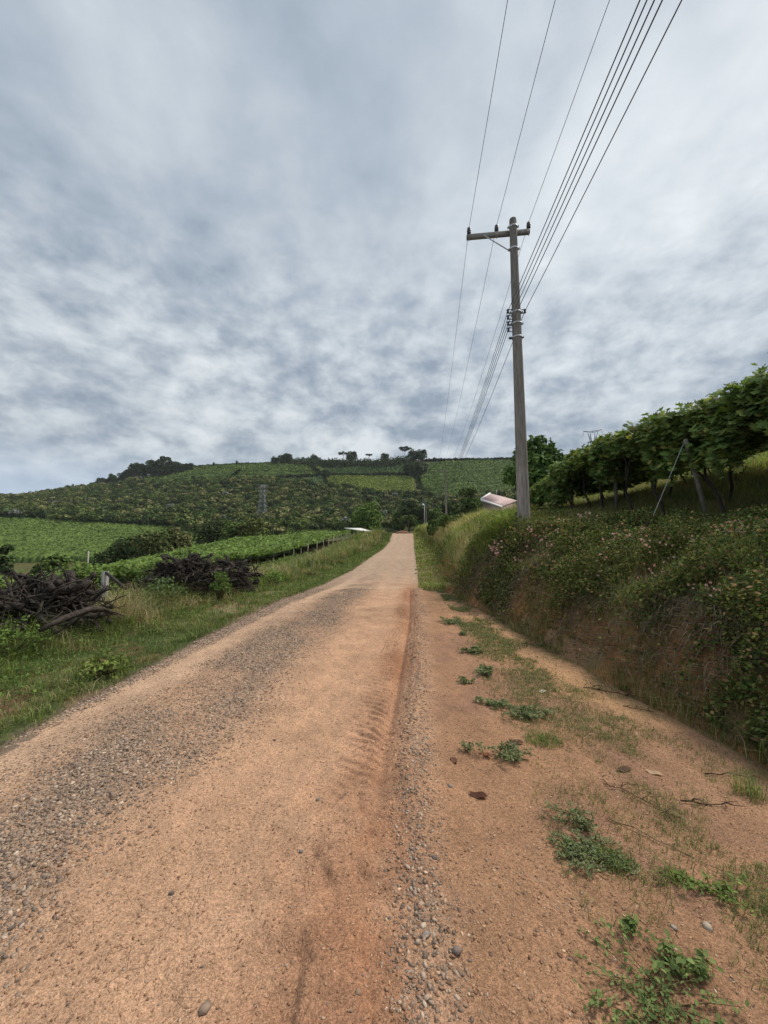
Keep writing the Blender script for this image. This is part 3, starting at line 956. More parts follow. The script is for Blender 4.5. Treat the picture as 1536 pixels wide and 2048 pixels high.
# ================================================================== TREES
def tree_mesh(seed, H, W_, kind='round', nleaf=900, leaf=.35, cols=((.04, .07, .02),), trunk_col=(.10, .08, .06), trunk_h=.3, crown_mat=None, leafy=False):
    global rng
    keep = rng; rng = np.random.default_rng(seed)
    crown, trunk = MB(), MB()
    R0 = max(.06, H * .022)
    if kind == 'araucaria':
        tube(trunk, [[0, 0, -.4], [.1, 0, H * .5], [0, .05, H * .95]], [R0, R0 * .7, R0 * .35], 7, trunk_col)
        lob = []
        for k in range(9):
            a_ = k / 9 * 2 * math.pi + rng.random() * .5
            r_ = W_ * .5 * (.55 + .35 * rng.random())
            zt = H * (.80 + .12 * rng.random())
            p = np.array([math.cos(a_) * r_, math.sin(a_) * r_, zt + .05 * H])
            tube(trunk, [[0, 0, H * .72], p * [.6, .6, .98], p], [R0 * .35, R0 * .2, R0 * .1], 5, trunk_col)
            lob.append([*p, W_ * .16])
        lob.append([0, 0, H * .96, W_ * .17])
        lobes = np.array(lob); sq = .6
    elif kind == 'column':
        tube(trunk, [[0, 0, -.4], [0, .05, H * .8]], [R0, R0 * .4], 7, trunk_col)
        lobes = np.array([[rng.normal() * W_ * .10, rng.normal() * W_ * .10, H * (.25 + .68 * i / 7), W_ * (.42 - .25 * (i / 7 - .3) ** 2)] for i in range(8)]); sq = 1.0
    else:
        tops = []
        th = H * trunk_h
        tube(trunk, [[0, 0, -.4], [R0 * .6, 0, th * .6], [0, R0 * .5, H * .62]], [R0, R0 * .8, R0 * .3], 8, trunk_col, jit=.15)
        nlb = 16 if kind == 'round' else 14
        for i in range(nlb):
            a_ = i * 2.4 + rng.random(); q = math.sqrt((i + .5) / nlb)
            if kind == 'round':
                v_ = 1 - 2 * (i + .5) / nlb
                zt = th * .6 + (H - th * .6) * (.5 + .36 * v_ + .05 * rng.normal())
                r_ = W_ * .5 * .60 * math.sqrt(max(.05, 1 - (v_ * .9) ** 2)) * (.7 + .4 * rng.random())
            else:
                zt = th + (H - th) * (.18 + .66 * (1 - q * .75) * (.7 + .45 * rng.random()))
                r_ = W_ * .5 * q * .72
            p = np.array([math.cos(a_) * r_, math.sin(a_) * r_, zt])
            tops.append(p)
            tube(trunk, [[0, 0, th * (.55 + .4 * rng.random())], p * [.55, .55, 1] - [0, 0, (zt - th) * .35], p], [R0 * .45, R0 * .28, R0 * .1], 5, trunk_col)
        lobes = np.array([[*p, W_ * (.17 + .10 * rng.random())] for p in tops]); sq = .85
    k = rng.integers(0, len(lobes), nleaf)
    d = unit(rng.normal(size=(nleaf, 3)))
    d[:, 2] = np.where(d[:, 2] < -.5, -d[:, 2], d[:, 2])
    rr = lobes[k, 3:4] * (.45 + .62 * rng.random((nleaf, 1)) ** .6)
    P = lobes[k, :3] + d * rr * np.array([1, 1, sq])
    lobe_t = .75 + .5 * rng.random(len(lobes))
    cc = pick(cols, nleaf) * lobe_t[k][:, None]
    nrm = unit(d * .9 + .55 * rng.normal(size=d.shape) + np.array([0, 0, .35]))
    if leafy:
        inst(crown, LEAF_V, LEAF_T, None, P, frames(nrm), leaf * rng.uniform(.7, 1.3, nleaf), cc)
    else:
        inst(crown, QUAD_V, None, QUAD_Q, P, frames(nrm), leaf * rng.uniform(.6, 1.35, nleaf), cc)
    rng = keep
    return crown.mesh('crown', crown_mat or M_FAR), trunk.mesh('trunk', M_BARK)


def place_tree(name, label, cat, meshes, x, y, group=None, rot=0.0, scale=1.0, z=None, sink=0.0):
    r = thing(name, label, cat, (x, y, (g1(x, y) if z is None else z) - sink), group, rot, scale)
    obj('crown', meshes[0], None, r); obj('trunk', meshes[1], None, r)
    return r


G_DARK = ((.046, .068, .024), (.062, .088, .028), (.036, .054, .022))
G_MID = ((.075, .115, .028), (.105, .15, .036), (.055, .085, .024))
G_BRIGHT = ((.12, .19, .04), (.09, .15, .035), (.15, .22, .05))
G_OLIVE = ((.11, .13, .035), (.085, .105, .03), (.14, .16, .045))

T_eu = [tree_mesh(200 + i, 17, 13, 'round', 2200, .9, G_DARK, (.16, .13, .10), .12) for i in range(3)]
T_rd = [tree_mesh(210 + i, 9, 10, 'round', 1200, .75, G_DARK, trunk_h=.06) for i in range(3)]
T_ar = [tree_mesh(220 + i, 14, 12, 'araucaria', 600, .8, G_DARK, (.13, .10, .08)) for i in range(2)]
T_col = tree_mesh(230, 9, 4.5, 'column', 500, .6, G_DARK)


def at_row(c, D):
    return (c - CX) / F * D


# ridge trees on the left shoulder (photo column, distance, px height)
ridge = [(158, 505, 12, 'small flat topped tree, first on the ridge from the left'),
         (196, 505, 23, 'rounded dark ridge tree beside a wider one'),
         (221, 500, 26, 'wide dome shaped ridge tree with pale stems'),
         (241, 498, 25, 'narrow dark ridge tree between two wide ones'),
         (266, 495, 34, 'tall dark ridge tree left of the highest ridge trees'),
         (299, 492, 33, 'broad dark ridge tree left of the tallest one'),
         (325, 488, 38, 'tallest tree on the left ridge with an uneven top'),
         (349, 485, 24, 'low rounded ridge tree right of the tallest one'),
         (367, 482, 17, 'small ridge tree near the end of the left ridge row'),
         (180, 507, 15, 'small dark ridge tree between the flat topped and the first rounded one'),
         (209, 503, 20, 'rounded ridge tree touching the dome shaped one on its left'),
         (253, 497, 27, 'bushy ridge tree filling the gap before the tall dark one'),
         (282, 494, 28, 'bushy ridge tree right behind the tall dark one'),
         (312, 490, 32, 'dense ridge tree leaning against the tallest one on its left'),
         (338, 487, 26, 'round crown close on the right of the tallest ridge tree'),
         (358, 484, 19, 'low bushy crown between the two small ridge trees at the right'),
         (377, 480, 17, 'last pointed tree at the right end of the left ridge row')]
for i, (c_, D, hp, lab) in enumerate(ridge):
    hh = hp * D / F
    place_tree('ridge_tree', lab, 'tree', T_eu[i % 3], at_row(c_, D), D, 'trees along the left ridge', i * 1.7, hh / 17 * 1.15, sink=1.2)
sky_t = [(424, 10, 'col', 'lone small round tree on the bare skyline, left one of two'),
         (470, 11, 'col', 'lone small round tree on the bare skyline, right one of two'),
         (547, 14, 'rd', 'small round bush at the left end of a skyline clump'),
         (562, 17, 'rd', 'mid sized round tree within the skyline clump'),
         (573, 19, 'rd', 'pale crowned tree at the right of the skyline clump'),
         (627, 15, 'rd', 'rounded tree standing alone on the scrubby skyline'),
         (703, 20, 'rd', 'wide dark tree next to a leaning araucaria on the skyline'),
         (770, 16, 'rd', 'small round tree between two araucarias on the skyline'),
         (827, 21, 'rd', 'large dark tree at the top of the dividing tree line'),
         (843, 22, 'rd', 'rounded tree right of the large one on the dividing tree line')]
for i, (c_, hp, kd, lab) in enumerate(sky_t):
    D = 498
    hh = hp * D / F
    if kd == 'col':
        place_tree('round_tree', lab, 'tree', T_col, at_row(c_, D), D, 'trees on the hilltop', i, hh / 9)
    else:
        place_tree('round_tree', lab, 'tree', T_rd[i % 3], at_row(c_, D), D, 'trees on the hilltop', i * 2.1, hh / 9 * 1.15)
for c_, hp, lab in [(686, 22, 'thin araucaria leaning beside a wide tree on the skyline'),
                    (738, 17, 'small umbrella shaped araucaria alone on the skyline'),
                    (810, 30, 'tallest araucaria with a flat crown on the skyline')]:
    D = 498
    place_tree('araucaria_tree', lab, 'tree', T_ar[hp % 2], at_row(c_, D), D, 'araucarias on the hilltop', hp, hp * D / F / 14)
# dividing tree line and mid trees
for c_, row, hp, wp, mesh, lab in [
        (833, 955, 27, 30, 'rd', 'dark rounded tree low on the dividing tree line between fields'),
        (845, 948, 20, 22, 'rd', 'dark tree in the middle of the dividing tree line between fields'),
        (818, 950, 22, 24, 'rd', 'smaller dark tree at the left of the dividing tree line'),
        (651, 957, 16, 17, 'rd', 'single round tree at the corner between three vineyards'),
        (838, 988, 34, 14, 'co', 'thin grey green tree at the corner of the bright vineyard')]:
    D = D_of(c_, row)
    hh = hp * D / F
    ms = T_rd[int(c_) % 3] if mesh == 'rd' else T_col
    s_ = hh / 9
    place_tree('round_tree', lab, 'tree', ms, at_row(c_, D), D, 'trees between the hillside fields', c_, (s_ * (wp / hp) * 1.05, s_ * (wp / hp) * 1.05, s_ * 1.1) if mesh == 'rd' else s_)
r2 = np.random.default_rng(77)
# valley and roadside trees, with their own crowns
mid = [
    ('broadleaf_tree', 735, 115, 1066, 1008, 72, G_BRIGHT, 'round', 2600, .42, 'bright green rounded tree behind the white shed roof', .12),
    ('broadleaf_tree', 818, 140, 1062, 992, 46, G_DARK, 'round', 2200, .5, 'tall blackish green tree above the road crest', .12),
    ('broadleaf_tree', 798, 150, 1062, 1018, 36, G_MID, 'round', 1500, .5, 'mid green tree left of the tree above the road crest', .1),
    ('broadleaf_tree', 843, 135, 1058, 1010, 34, G_DARK, 'round', 1500, .5, 'dark low tree behind the two distant lamp posts', .1),
    ('broadleaf_tree', 870, 128, 1052, 1018, 40, G_MID, 'round', 1500, .45, 'low bushy tree left of the grey second utility pole', .1),
    ('broadleaf_tree', 915, 120, 1048, 1010, 34, G_MID, 'round', 1500, .45, 'low green tree just right of the second utility pole', .1),
    ('broadleaf_tree', 938, 105, 1040, 974, 42, G_MID, 'round', 2400, .38, 'bushy green tree left of the pink roofed house', .12),
    ('broadleaf_tree', 898, 150, 1050, 1000, 40, G_DARK, 'round', 1500, .5, 'dark tree far behind the second utility pole', .1),
    ('shrub', 258, 62, 1122, 1072, 84, G_DARK, 'round', 2600, .26, 'dark olive shrub left of the yellow flowering one, between the vines', .05),
    ('shrub', 312, 60, 1118, 1062, 80, ((.045, .065, .02), (.06, .08, .025), (.16, .16, .06)), 'round', 2600, .26, 'dark shrub in the middle of the hedge clump between the vineyards', .05),
    ('shrub', 360, 62, 1110, 1058, 56, ((.05, .065, .02), (.22, .21, .09), (.17, .165, .065)), 'round', 2200, .26, 'shrub with yellowish flowering top between the vineyards', .05),
    ('shrub', 210, 58, 1128, 1102, 50, G_DARK, 'round', 1500, .26, 'low dark shrub at the left end of the clump between the vineyards', .05),
    ('broadleaf_tree', 425, 95, 1100, 1040, 70, G_DARK, 'round', 2600, .38, 'wide dark green tree in the hollow behind the near vines', .08),
    ('broadleaf_tree', 463, 92, 1096, 1042, 56, G_MID, 'round', 2200, .36, 'mid green tree beside the olive one in the hollow', .08),
    ('broadleaf_tree', 505, 90, 1090, 1038, 66, G_OLIVE, 'round', 2600, .36, 'olive green bushy tree in the hollow below the lattice tower', .06),
    ('shrub', 8, 34, 1150, 1085, 44, G_DARK, 'round', 1800, .2, 'dark green shrub at the left edge of the picture', .05),
    ('shrub', 868, 47, 1078, 1040, 34, G_MID, 'round', 1600, .2, 'rounded green shrub on the bank edge near the road crest', .05),
    ('shrub', 905, 38, 1068, 1036, 56, G_MID, 'round', 1800, .18, 'wider green shrub on the bank below the second utility pole', .05),
    ('shrub', 108, 30, 1150, 1108, 70, G_MID, 'round', 2200, .17, 'rounded green shrub behind the left root heap', .05),
]
for i, (nm, c_, D, rb, rt_, wp, cs_, kd, nl, lf, lab, th) in enumerate(mid):
    x_ = at_row(c_, D)
    zb = EYE + float(ratio(rb)) * D; zt = EYE + float(ratio(rt_)) * D
    zgr = g1(x_, D)
    zb = min(zb, zgr + .2) if abs(zgr - zb) > .2 else zgr
    zb = zgr
    ms = tree_mesh(300 + i, zt - zb, wp * D / F, kd, int(nl * 1.2), lf, cs_, trunk_h=th)
    place_tree(nm, lab, 'shrub' if nm == 'shrub' else 'tree', ms, x_, D, z=zb)
# palm by the crest
xp, Dp = at_row(816, 104), 104
zb = g1(xp, Dp); Hp = EYE + float(ratio(1032)) * Dp - zb
pr = thing('palm_tree', 'drooping dark palm just beyond the road crest', 'palm', (xp, Dp, zb))
mt, mc = MB(), MB()
tube(mt, [[0, 0, -.3], [.1, 0, Hp * .5], [0, 0, Hp]], [.22, .17, .13], 8, (.13, .11, .09))
for k in range(26):
    a_ = k * 2.4; e0 = .9 - k / 26 * 1.2; pth = []
    for s_ in np.linspace(0, 1, 7):
        pth.append([math.cos(a_) * 2.6 * s_, math.sin(a_) * 2.6 * s_, Hp + 2.2 * s_ * e0 - 2.6 * s_ * s_])
    pth = np.array(pth)
    d_ = np.array([math.cos(a_), math.sin(a_), 0]); sd_ = np.array([-d_[1], d_[0], 0])
    n_ = 44
    ss = rng.random(n_); bp = np.stack([np.interp(ss * 6, range(7), pth[:, j]) for j in range(3)], 1)
    sg = rng.choice([-1, 1], n_)
    tip = bp + sd_ * (sg * .5)[:, None] + d_ * .2 - np.array([0, 0, .45])
    V = np.stack([bp - d_ * .04, bp + d_ * .06, tip], 1).reshape(-1, 3)
    mc.add(V, np.arange(n_ * 3).reshape(-1, 3), None, np.repeat(pick(G_MID, n_), 3, 0))
pr_l = mt.mesh('trunk', M_BARK), mc.mesh('frond', M_FAR)
obj('trunk', pr_l[0], None, pr); obj('crown', pr_l[1], None, pr)


# ---- hedges and walls between the hillside fields
def hedge(label, pts, h, wdt, cols, dens=9):
    m = MB()
    cs = np.array([p[0] for p in pts], float); rs = np.array([p[1] for p in pts], float)
    q = np.linspace(0, 1, int(abs(cs[-1] - cs[0]) + abs(rs[-1] - rs[0])) * dens)
    cc = np.interp(q, np.linspace(0, 1, len(cs)), cs); rr = np.interp(q, np.linspace(0, 1, len(cs)), rs)
    dd = np.array([D_of(a_, b_) for a_, b_ in zip(cc[::6], rr[::6])])
    dd = np.interp(q, q[::6], dd)
    X = (cc - CX) / F * dd + rng.normal(size=len(q)) * wdt * .4
    Y = dd + rng.normal(size=len(q)) * wdt
    hh = h * (.45 + 1.0 * fbm(cc / 3.0, cc * 0, 140, 3))
    Z = zg(X, Y) + hh * rng.random(len(q))
    inst(m, QUAD_V, None, QUAD_Q, np.stack([X, Y, Z], 1), frames(unit(rng.normal(size=(len(q), 3)) + [0, -.3, .5])), rng.uniform(.8, 1.8, len(q)), pick(cols, len(q)))
    o_ = (float(X.mean()), float(Y.mean()), float(zg(X.mean(), Y.mean())[0]))
    return tag(obj('hedge', m, M_FAR, origin=o_), label, 'hedge', 'hedges between the hillside fields')


DK = ((.022, .036, .016), (.035, .05, .02))
hedge('long dark hedge line under the upper vineyards, crossing the hill', [(440, 967), (520, 962), (600, 955), (700, 952.5), (822, 951)], 3.4, 1.5, DK, 14)
hedge('thick scrubby hedge just below the skyline in the middle', [(585, 927), (650, 932), (700, 933), (760, 934), (815, 928)], 8.0, 6, ((.035, .055, .02), (.06, .085, .03)), 40)
hedge('oblique dark hedge between the two upper left vineyards', [(452, 962), (478, 945)], 4.0, 1.0, DK, 14)
hedge('oblique hedge right of the upper left vineyard', [(612, 930), (640, 951)], 4.5, 1.5, DK, 16)
hedge('short brushy hedge between the dull and the bright vineyards', [(652, 958), (645, 975)], 4.0, 1.0, DK, 16)
hedge('dark hedge below the bright yellow green vineyard', [(740, 992), (830, 992)], 4.0, 2.0, DK, 16)
hedge('dark ragged edge of shrubs along the right skyline', [(850, 922), (930, 921), (1020, 920), (1130, 911)], 3.0, 1.5, DK, 14)
hedge('scrub along the left part of the skyline', [(385, 935), (470, 930), (545, 927)], 2.6, 1.5, ((.05, .07, .025), DK[0]), 12)
hedge('dark band of bushes along the upper edge of the left valley vineyard', [(-120, 1040), (0, 1040), (200, 1047), (400, 1062), (470, 1066)], 5.5, 2.5, G_DARK, 26)

# ================================================================== STRUCTURES
# ---- lattice tower in the wood
def lattice_tower(c_, D, rt_, label):
    x_ = at_row(c_, D); zb = g1(x_, D); H = EYE + float(ratio(rt_)) * D - zb
    r = thing('lattice_tower', label, 'pylon', (x_, D, zb))
    body, arms = MB(), MB()
    w0, w1, th = 3.0, .9, .30
    C_ = (.20, .22, .22)
    lev = np.linspace(0, 1, 9)
    cor = lambda f: [np.array([x_ + sx * (w0 * (1 - f) + w1 * f), D + sy * (w0 * (1 - f) + w1 * f), zb + H * f]) for sx, sy in ((-1, -1), (1, -1), (1, 1), (-1, 1))]
    for i in range(8):
        A, B = cor(lev[i]), cor(lev[i + 1])
        for k in range(4):
            beam(body, A[k], B[k], th, th, C_)
            beam(body, A[k], B[(k + 1) % 4], th * .45, th * .45, C_)
            beam(body, A[(k + 1) % 4], B[k], th * .45, th * .45, C_)
            beam(body, B[k], B[(k + 1) % 4], th * .45, th * .45, C_)
    for f in (.86, .95, 1.0):
        p = np.array([x_, D, zb + H * f])
        beam(arms, p - [3.4, 1.6, 0], p + [3.4, 1.6, 0], .22, .22, C_)
    obj('tower_body', body, M_METAL, r); obj('crossarm', arms, M_METAL, r)
    return r, H


lt, ltH = lattice_tower(524, 268, 970, 'grey steel lattice tower rising out of the wood')
# ---- distant Y shaped pylon
D = 505; x_ = at_row(1192, D); zb = g1(x_, D) - 1
r = thing('transmission_pylon', 'faint wide topped transmission pylon on the skyline right of the pole', 'pylon', (x_, D, zb))
zt = EYE + float(ratio(862)) * D; zw = EYE + float(ratio(888)) * D
m1, m2 = MB(), MB(); C_ = (.34, .38, .44)
k_ = D / F
for sx in (-1, 1):
    for dy in (-1.5, 1.5):
        beam(m1, (x_, D + dy, zb - 6), (x_ + sx * 3 * k_, D + dy, zw), .5, .5, C_)
        beam(m1, (x_ + sx * 3 * k_, D + dy, zw), (x_ + sx * 11 * k_, D, zt), .55, .55, C_)
        beam(m1, (x_ + sx * 3 * k_, D + dy, zw), (x_ + sx * 5 * k_, D, zt), .5, .5, C_)
    beam(m1, (x_ + sx * 6 * k_, D, zt - 7 * k_), (x_ + sx * 4 * k_, D, zt - 10 * k_), .35, .35, C_)
    beam(m2, (x_, D, zt - .5 * k_), (x_ + sx * 19 * k_, D, zt + sx * 2.2 * k_ + 1.5 * k_), .75, .75, C_)
    beam(m2, (x_, D, zt - 3.5 * k_), (x_ + sx * 19 * k_, D, zt + sx * 2.2 * k_ + 1.0 * k_), .5, .5, C_)
    beam(m2, (x_ + sx * 19 * k_, D, zt + sx * 2.2 * k_), (x_ + sx * 19 * k_, D, zt + sx * 2.2 * k_ - 7 * k_), .35, .35, C_)
    for q_ in range(5):
        xa = x_ + sx * (q_ * 4) * k_
        beam(m2, (xa, D, zt - 3.3 * k_ + q_ * .8 * k_), (xa + sx * 2 * k_, D, zt + .2 * k_ * sx + .3 * k_), .35, .35, C_)
obj('tower_body', m1, M_METAL, r); obj('crossarm', m2, M_METAL, r)


def wire(label, pts, rad, col, group, sag=0.0, name='power_line', seg=26):
    P = []
    for a_, b_, sg in pts:
        a_ = np.asarray(a_, float); b_ = np.asarray(b_, float)
        t = np.linspace(0, 1, seg)[:, None]
        q = a_ * (1 - t) + b_ * t
        q[:, 2] -= (4 * sg * t * (1 - t))[:, 0]
        P.append(q if not P else q[1:])
    P = np.concatenate(P)
    m = MB(); tube(m, P, rad, 5, col, cap=False)
    return tag(obj(name, m, M_METAL, origin=tuple(P[0]), smooth=True), label, 'cable', group)


for sx, lab in ((-1, 'faint thin cable leaving the far pylon to the left'), (1, 'faint thin cable leaving the far pylon to the right')):
    a_ = (x_ + sx * 19 * k_, D, zt + sx * 2.2 * k_ - 7 * k_)
    b_ = pt(1060 if sx < 0 else 1330, 905 if sx < 0 else 925, 430)
    wire(lab, [(a_, b_, 2)], .09, (.3, .34, .4), 'cables of the far pylon', seg=12)

# ---- utility pole
PX, PY = 3.82, 10.5
pz = g1(PX, PY)
Z_TOP = EYE + float(ratio(437)) * PY
AX = np.array([1.0, -.12, 0]); AX /= np.linalg.norm(AX)
ALONG = np.array([.12, 1.0, 0]); ALONG /= np.linalg.norm(ALONG)


def pole_xy(z):
    f = (z - pz) / (Z_TOP - pz)
    return np.array([PX - .11 * f, PY + .01 * f, z])


def pole_r(z):
    f = (z - pz) / (Z_TOP - pz)
    return .172 * (1 - f) + .098 * f


ZA = EYE + 8.86                                         # crossarm height
pole = thing('utility_pole', 'tall weathered concrete utility pole with crossarm on the right bank', 'utility pole', (PX, PY, pz - .2), 'utility poles along the road')
m = MB()
zs = np.concatenate([np.linspace(pz - .5, Z_TOP - .04, 30), [Z_TOP - .012, Z_TOP]])
cc = np.array([[.36, .32, .285] if z < pz + 1.6 else np.array([.265, .235, .20]) * (1.12 - .40 * (z - pz) / 9) for z in zs])
tube(m, [pole_xy(z) for z in zs], [pole_r(z) if z < Z_TOP - .02 else pole_r(z) * (.93 if z < Z_TOP - .005 else .6) for z in zs], 20, cc)
obj('pole_shaft', m, M_CONC, pole, smooth=True)
m = MB()
ac = pole_xy(ZA) + ALONG * .17
a0, a1 = ac - AX * 1.30, ac + AX * .50
beam(m, a0, a1, .10, .12, (.27, .245, .21))
obj('crossarm', m, M_CONC, pole)
m = MB(); pb = pole_xy(ZA - .62)
beam(m, pb - AX * .10 + ALONG * .06, ac - AX * .84 - ALONG * .055, .035, .012, (.45, .46, .47))
obj('brace', m, M_METAL, pole)


def band(z, extra=None):
    m = MB(); c_ = pole_xy(z); r_ = pole_r(z) + .006
    lathe(m, c_ - [0, 0, .022], [(r_, 0), (r_ + .008, 0), (r_ + .008, .044), (r_, .044)], 20, (.48, .48, .48), (0, 0, 1))
    for s_ in (-1, 1):
        beam(m, c_ + AX * s_ * r_, c_ + AX * s_ * (r_ + .055), .03, .035, (.42, .42, .42))
        tube(m, [c_ + AX * s_ * (r_ + .03) - ALONG * .06, c_ + AX * s_ * (r_ + .03) + ALONG * .06], .011, 6, (.3, .3, .3))
    return obj('clamp_band', m, M_METAL, pole)


for z in (ZA + .05, ZA - .62, 7.95, 7.62, 7.22):
    band(z)
# pin insulators on the arm
pins = []
for xpix in (938, 993, 1057):
    best = min(np.linspace(0, 1, 400), key=lambda f: abs(CX + F * ((a0 + (a1 - a0) * f)[0] / ((a0 + (a1 - a0) * f)[1] * CT + (ZA + .2 - EYE) * ST)) - xpix))
    p = a0 + (a1 - a0) * best + np.array([0, 0, .06])
    m = MB()
    lathe(m, p + [0, 0, .05], [(.018, 0), (.055, .01), (.060, .03), (.042, .05), (.060, .065), (.064, .09), (.044, .11), (.052, .125), (.052, .16), (.036, .185), (.0, .19)], 14, (.035, .03, .03))
    io = obj('insulator', m, M_BLACK, pole, smooth=True)
    m = MB(); tube(m, [p - [0, 0, .18], p + [0, 0, .06]], .010, 6, (.35, .33, .3))
    pin = obj('pin', m, M_METAL, io, origin=tuple(pole.location))
    pins.append(p + np.array([0, 0, .21]))
# side spool insulators
spools = []
for z, sd_ in ((8.0, -1), (7.82, -1), (7.64, -1), (7.46, -1), (7.97, 1)):
    c_ = pole_xy(z); r_ = pole_r(z)
    p = c_ + AX * sd_ * (r_ + .11) - ALONG * .02
    m = MB()
    lathe(m, p - [0, 0, .045], [(.0, 0), (.036, 0), (.04, .02), (.022, .038), (.022, .052), (.04, .07), (.036, .09), (.0, .09)], 12, (.04, .035, .035))
    io = obj('insulator', m, M_BLACK, pole, smooth=True)
    m = MB()
    for dz in (-.055, .055):
        beam(m, c_ + AX * sd_ * (r_ - .01) + [0, 0, dz], p + AX * sd_ * .015 + [0, 0, dz], .03, .008, (.2, .19, .18))
    tube(m, [p - [0, 0, .075], p + [0, 0, .075]], .008, 6, (.2, .19, .18))
    obj('bracket', m, M_METAL, io, origin=tuple(pole.location))
    spools.append(p)
m = MB(); c_ = pole_xy(7.22)
beam(m, c_ - AX * (pole_r(7.22) + .01), c_ - AX * (pole_r(7.22) + .10), .05, .05, (.08, .075, .07))
obj('hook', m, M_METAL, pole)

P2 = np.array([at_row(893, 60), 60.0]); z2 = g1(*P2)
pole2 = copy_tree(pole, (P2[0], P2[1], z2 - .2), label='pale grey second utility pole on the bank further up the road')
P3 = np.array([at_row(853, 112), 112.0]); z3 = g1(*P3)
pole3 = copy_tree(pole, (P3[0], P3[1], z3 - .2), label='thin distant utility pole beyond the crest of the road')
o1 = np.array([PX, PY, pz]); o2 = np.array([P2[0], P2[1], z2]); o3 = np.array([P3[0], P3[1], z3])
back = np.array([-.09 * 44, -44, 0.0])
names_u = ['left upper power line passing over the end of the crossarm', 'middle upper power line over the crossarm', 'right upper power line over the short end of the crossarm']
for p, lab in zip(pins, names_u):
    wire(lab, [(p + back + [0, 0, -.2], p, .35), (p, p - o1 + o2, .75), (p - o1 + o2, p - o1 + o3, .6)], .0062, (.16, .17, .18), 'upper power lines', seg=34)
names_l = ['lower power line from the top left spool insulator', 'lower power line from the second left spool insulator', 'lower power line from the third left spool insulator',
           'lower power line from the bottom left spool insulator', 'rightmost power line from the spool on the right of the pole']
for p, lab in zip(spools, names_l):
    s_ = 1.0
    wire(lab, [(p + back + [0, 0, -.1], p, .5), (p, p - o1 + o2, .95), (p - o1 + o2, p - o1 + o3, .6)], .0085, (.07, .07, .075), 'lower power lines', seg=34)

# ---- lamp post beyond the crest
Dl = 106; xl = at_row(849, Dl); zl = g1(xl, Dl); Hl = EYE + float(ratio(1009)) * Dl - zl
lp = thing('lamp_post', 'grey lamp post with a white lamp head beyond the road crest', 'lamp post', (xl, Dl, zl))
m = MB(); tube(m, [[xl, Dl, zl - .3], [xl, Dl, zl + Hl]], [.16, .11], 8, (.42, .41, .39)); obj('post', m, M_CONC, lp)
m = MB(); beam(m, (xl, Dl, zl + Hl - .1), (xl - .5, Dl, zl + Hl), .08, .08, (.5, .5, .5)); obj('lamp_arm', m, M_METAL, lp)
m = MB(); lathe(m, (xl - .35, Dl, zl + Hl - .25), [(.0, 0), (.3, .05), (.36, .25), (.22, .45), (0, .5)], 12, (.85, .87, .9)); obj('lamp_head', m, M_WALL, lp, smooth=True)

# ---- house with a pink roof behind the bank
h4 = [pt(963, 1000, 88), pt(1004, 1014, 93), pt(1034, 1002, 99), pt(982, 988, 94)]
hc = np.mean(h4, 0)
hs = thing('house', 'pale house with a faded pink roof and white fascia behind the bank', 'house', (hc[0], hc[1], g1(hc[0], hc[1])))
base = g1(hc[0], hc[1]) - 1.5
m = MB()
wt = [p * .93 + hc * .07 for p in h4]
V = [np.array([p[0], p[1], base]) for p in wt] + [p - [0, 0, .12] for p in wt]
m.add(V, None, [[0, 1, 5, 4], [1, 2, 6, 5], [2, 3, 7, 6], [3, 0, 4, 7]], (.52, .38, .33)); obj('wall', m, M_WALL, hs)
m = MB(); A = np.array(h4); th_ = np.array([0, 0, .14])
m.add(np.concatenate([A, A + th_]), None, [[3, 2, 1, 0], [4, 5, 6, 7], [0, 1, 5, 4], [1, 2, 6, 5], [2, 3, 7, 6], [3, 0, 4, 7]], (.46, .32, .31))
rf = obj('roof', m, M_SHEET, hs)
dn = np.array([-.05, -.2, .0])
m = MB(); beam(m, h4[0] + dn, h4[1] + dn, .14, .5, (.82, .82, .82)); obj('fascia', m, M_WALL, rf, origin=tuple(hs.location))
m = MB(); beam(m, h4[0] + [-.2, -.1, .1], h4[3] + [-.2, -.1, .1], .14, .6, (.82, .82, .82)); obj('bargeboard', m, M_WALL, rf, origin=tuple(hs.location))
m = MB(); p = h4[3] * .8 + h4[2] * .2; tube(m, [p, p + [0, 0, 1.4]], .05, 6, (.7, .7, .7)); beam(m, p + [-.4, 0, 1.1], p + [.4, 0, 1.1], .05, .05, (.7, .7, .7)); obj('antenna', m, M_METAL, rf, origin=tuple(hs.location))

# ---- open shed with a white sheet roof
c4 = [pt(688, 1056.5, 92), pt(722, 1057, 98), pt(749, 1064.5, 86), pt(735, 1064, 80)]
cen = np.mean(c4, 0)
sh = thing('shed', 'open shed with a thin white sheet roof beside the road', 'shed', (cen[0], cen[1], g1(cen[0], cen[1])))
m = MB(); th_ = np.array([0, 0, .12]); A = np.array(c4)
m.add(np.concatenate([A, A + th_]), None, [[3, 2, 1, 0], [4, 5, 6, 7], [0, 1, 5, 4], [1, 2, 6, 5], [2, 3, 7, 6], [3, 0, 4, 7]], (.78, .76, .72)); obj('roof', m, M_WALL, sh)
for p in c4:
    p2 = p * .9 + cen * .1
    m = MB(); beam(m, (p2[0], p2[1], g1(p2[0], p2[1]) - .2), (p2[0], p2[1], p2[2]), .12, .12, (.3, .27, .22)); obj('post', m, M_BARK, sh)
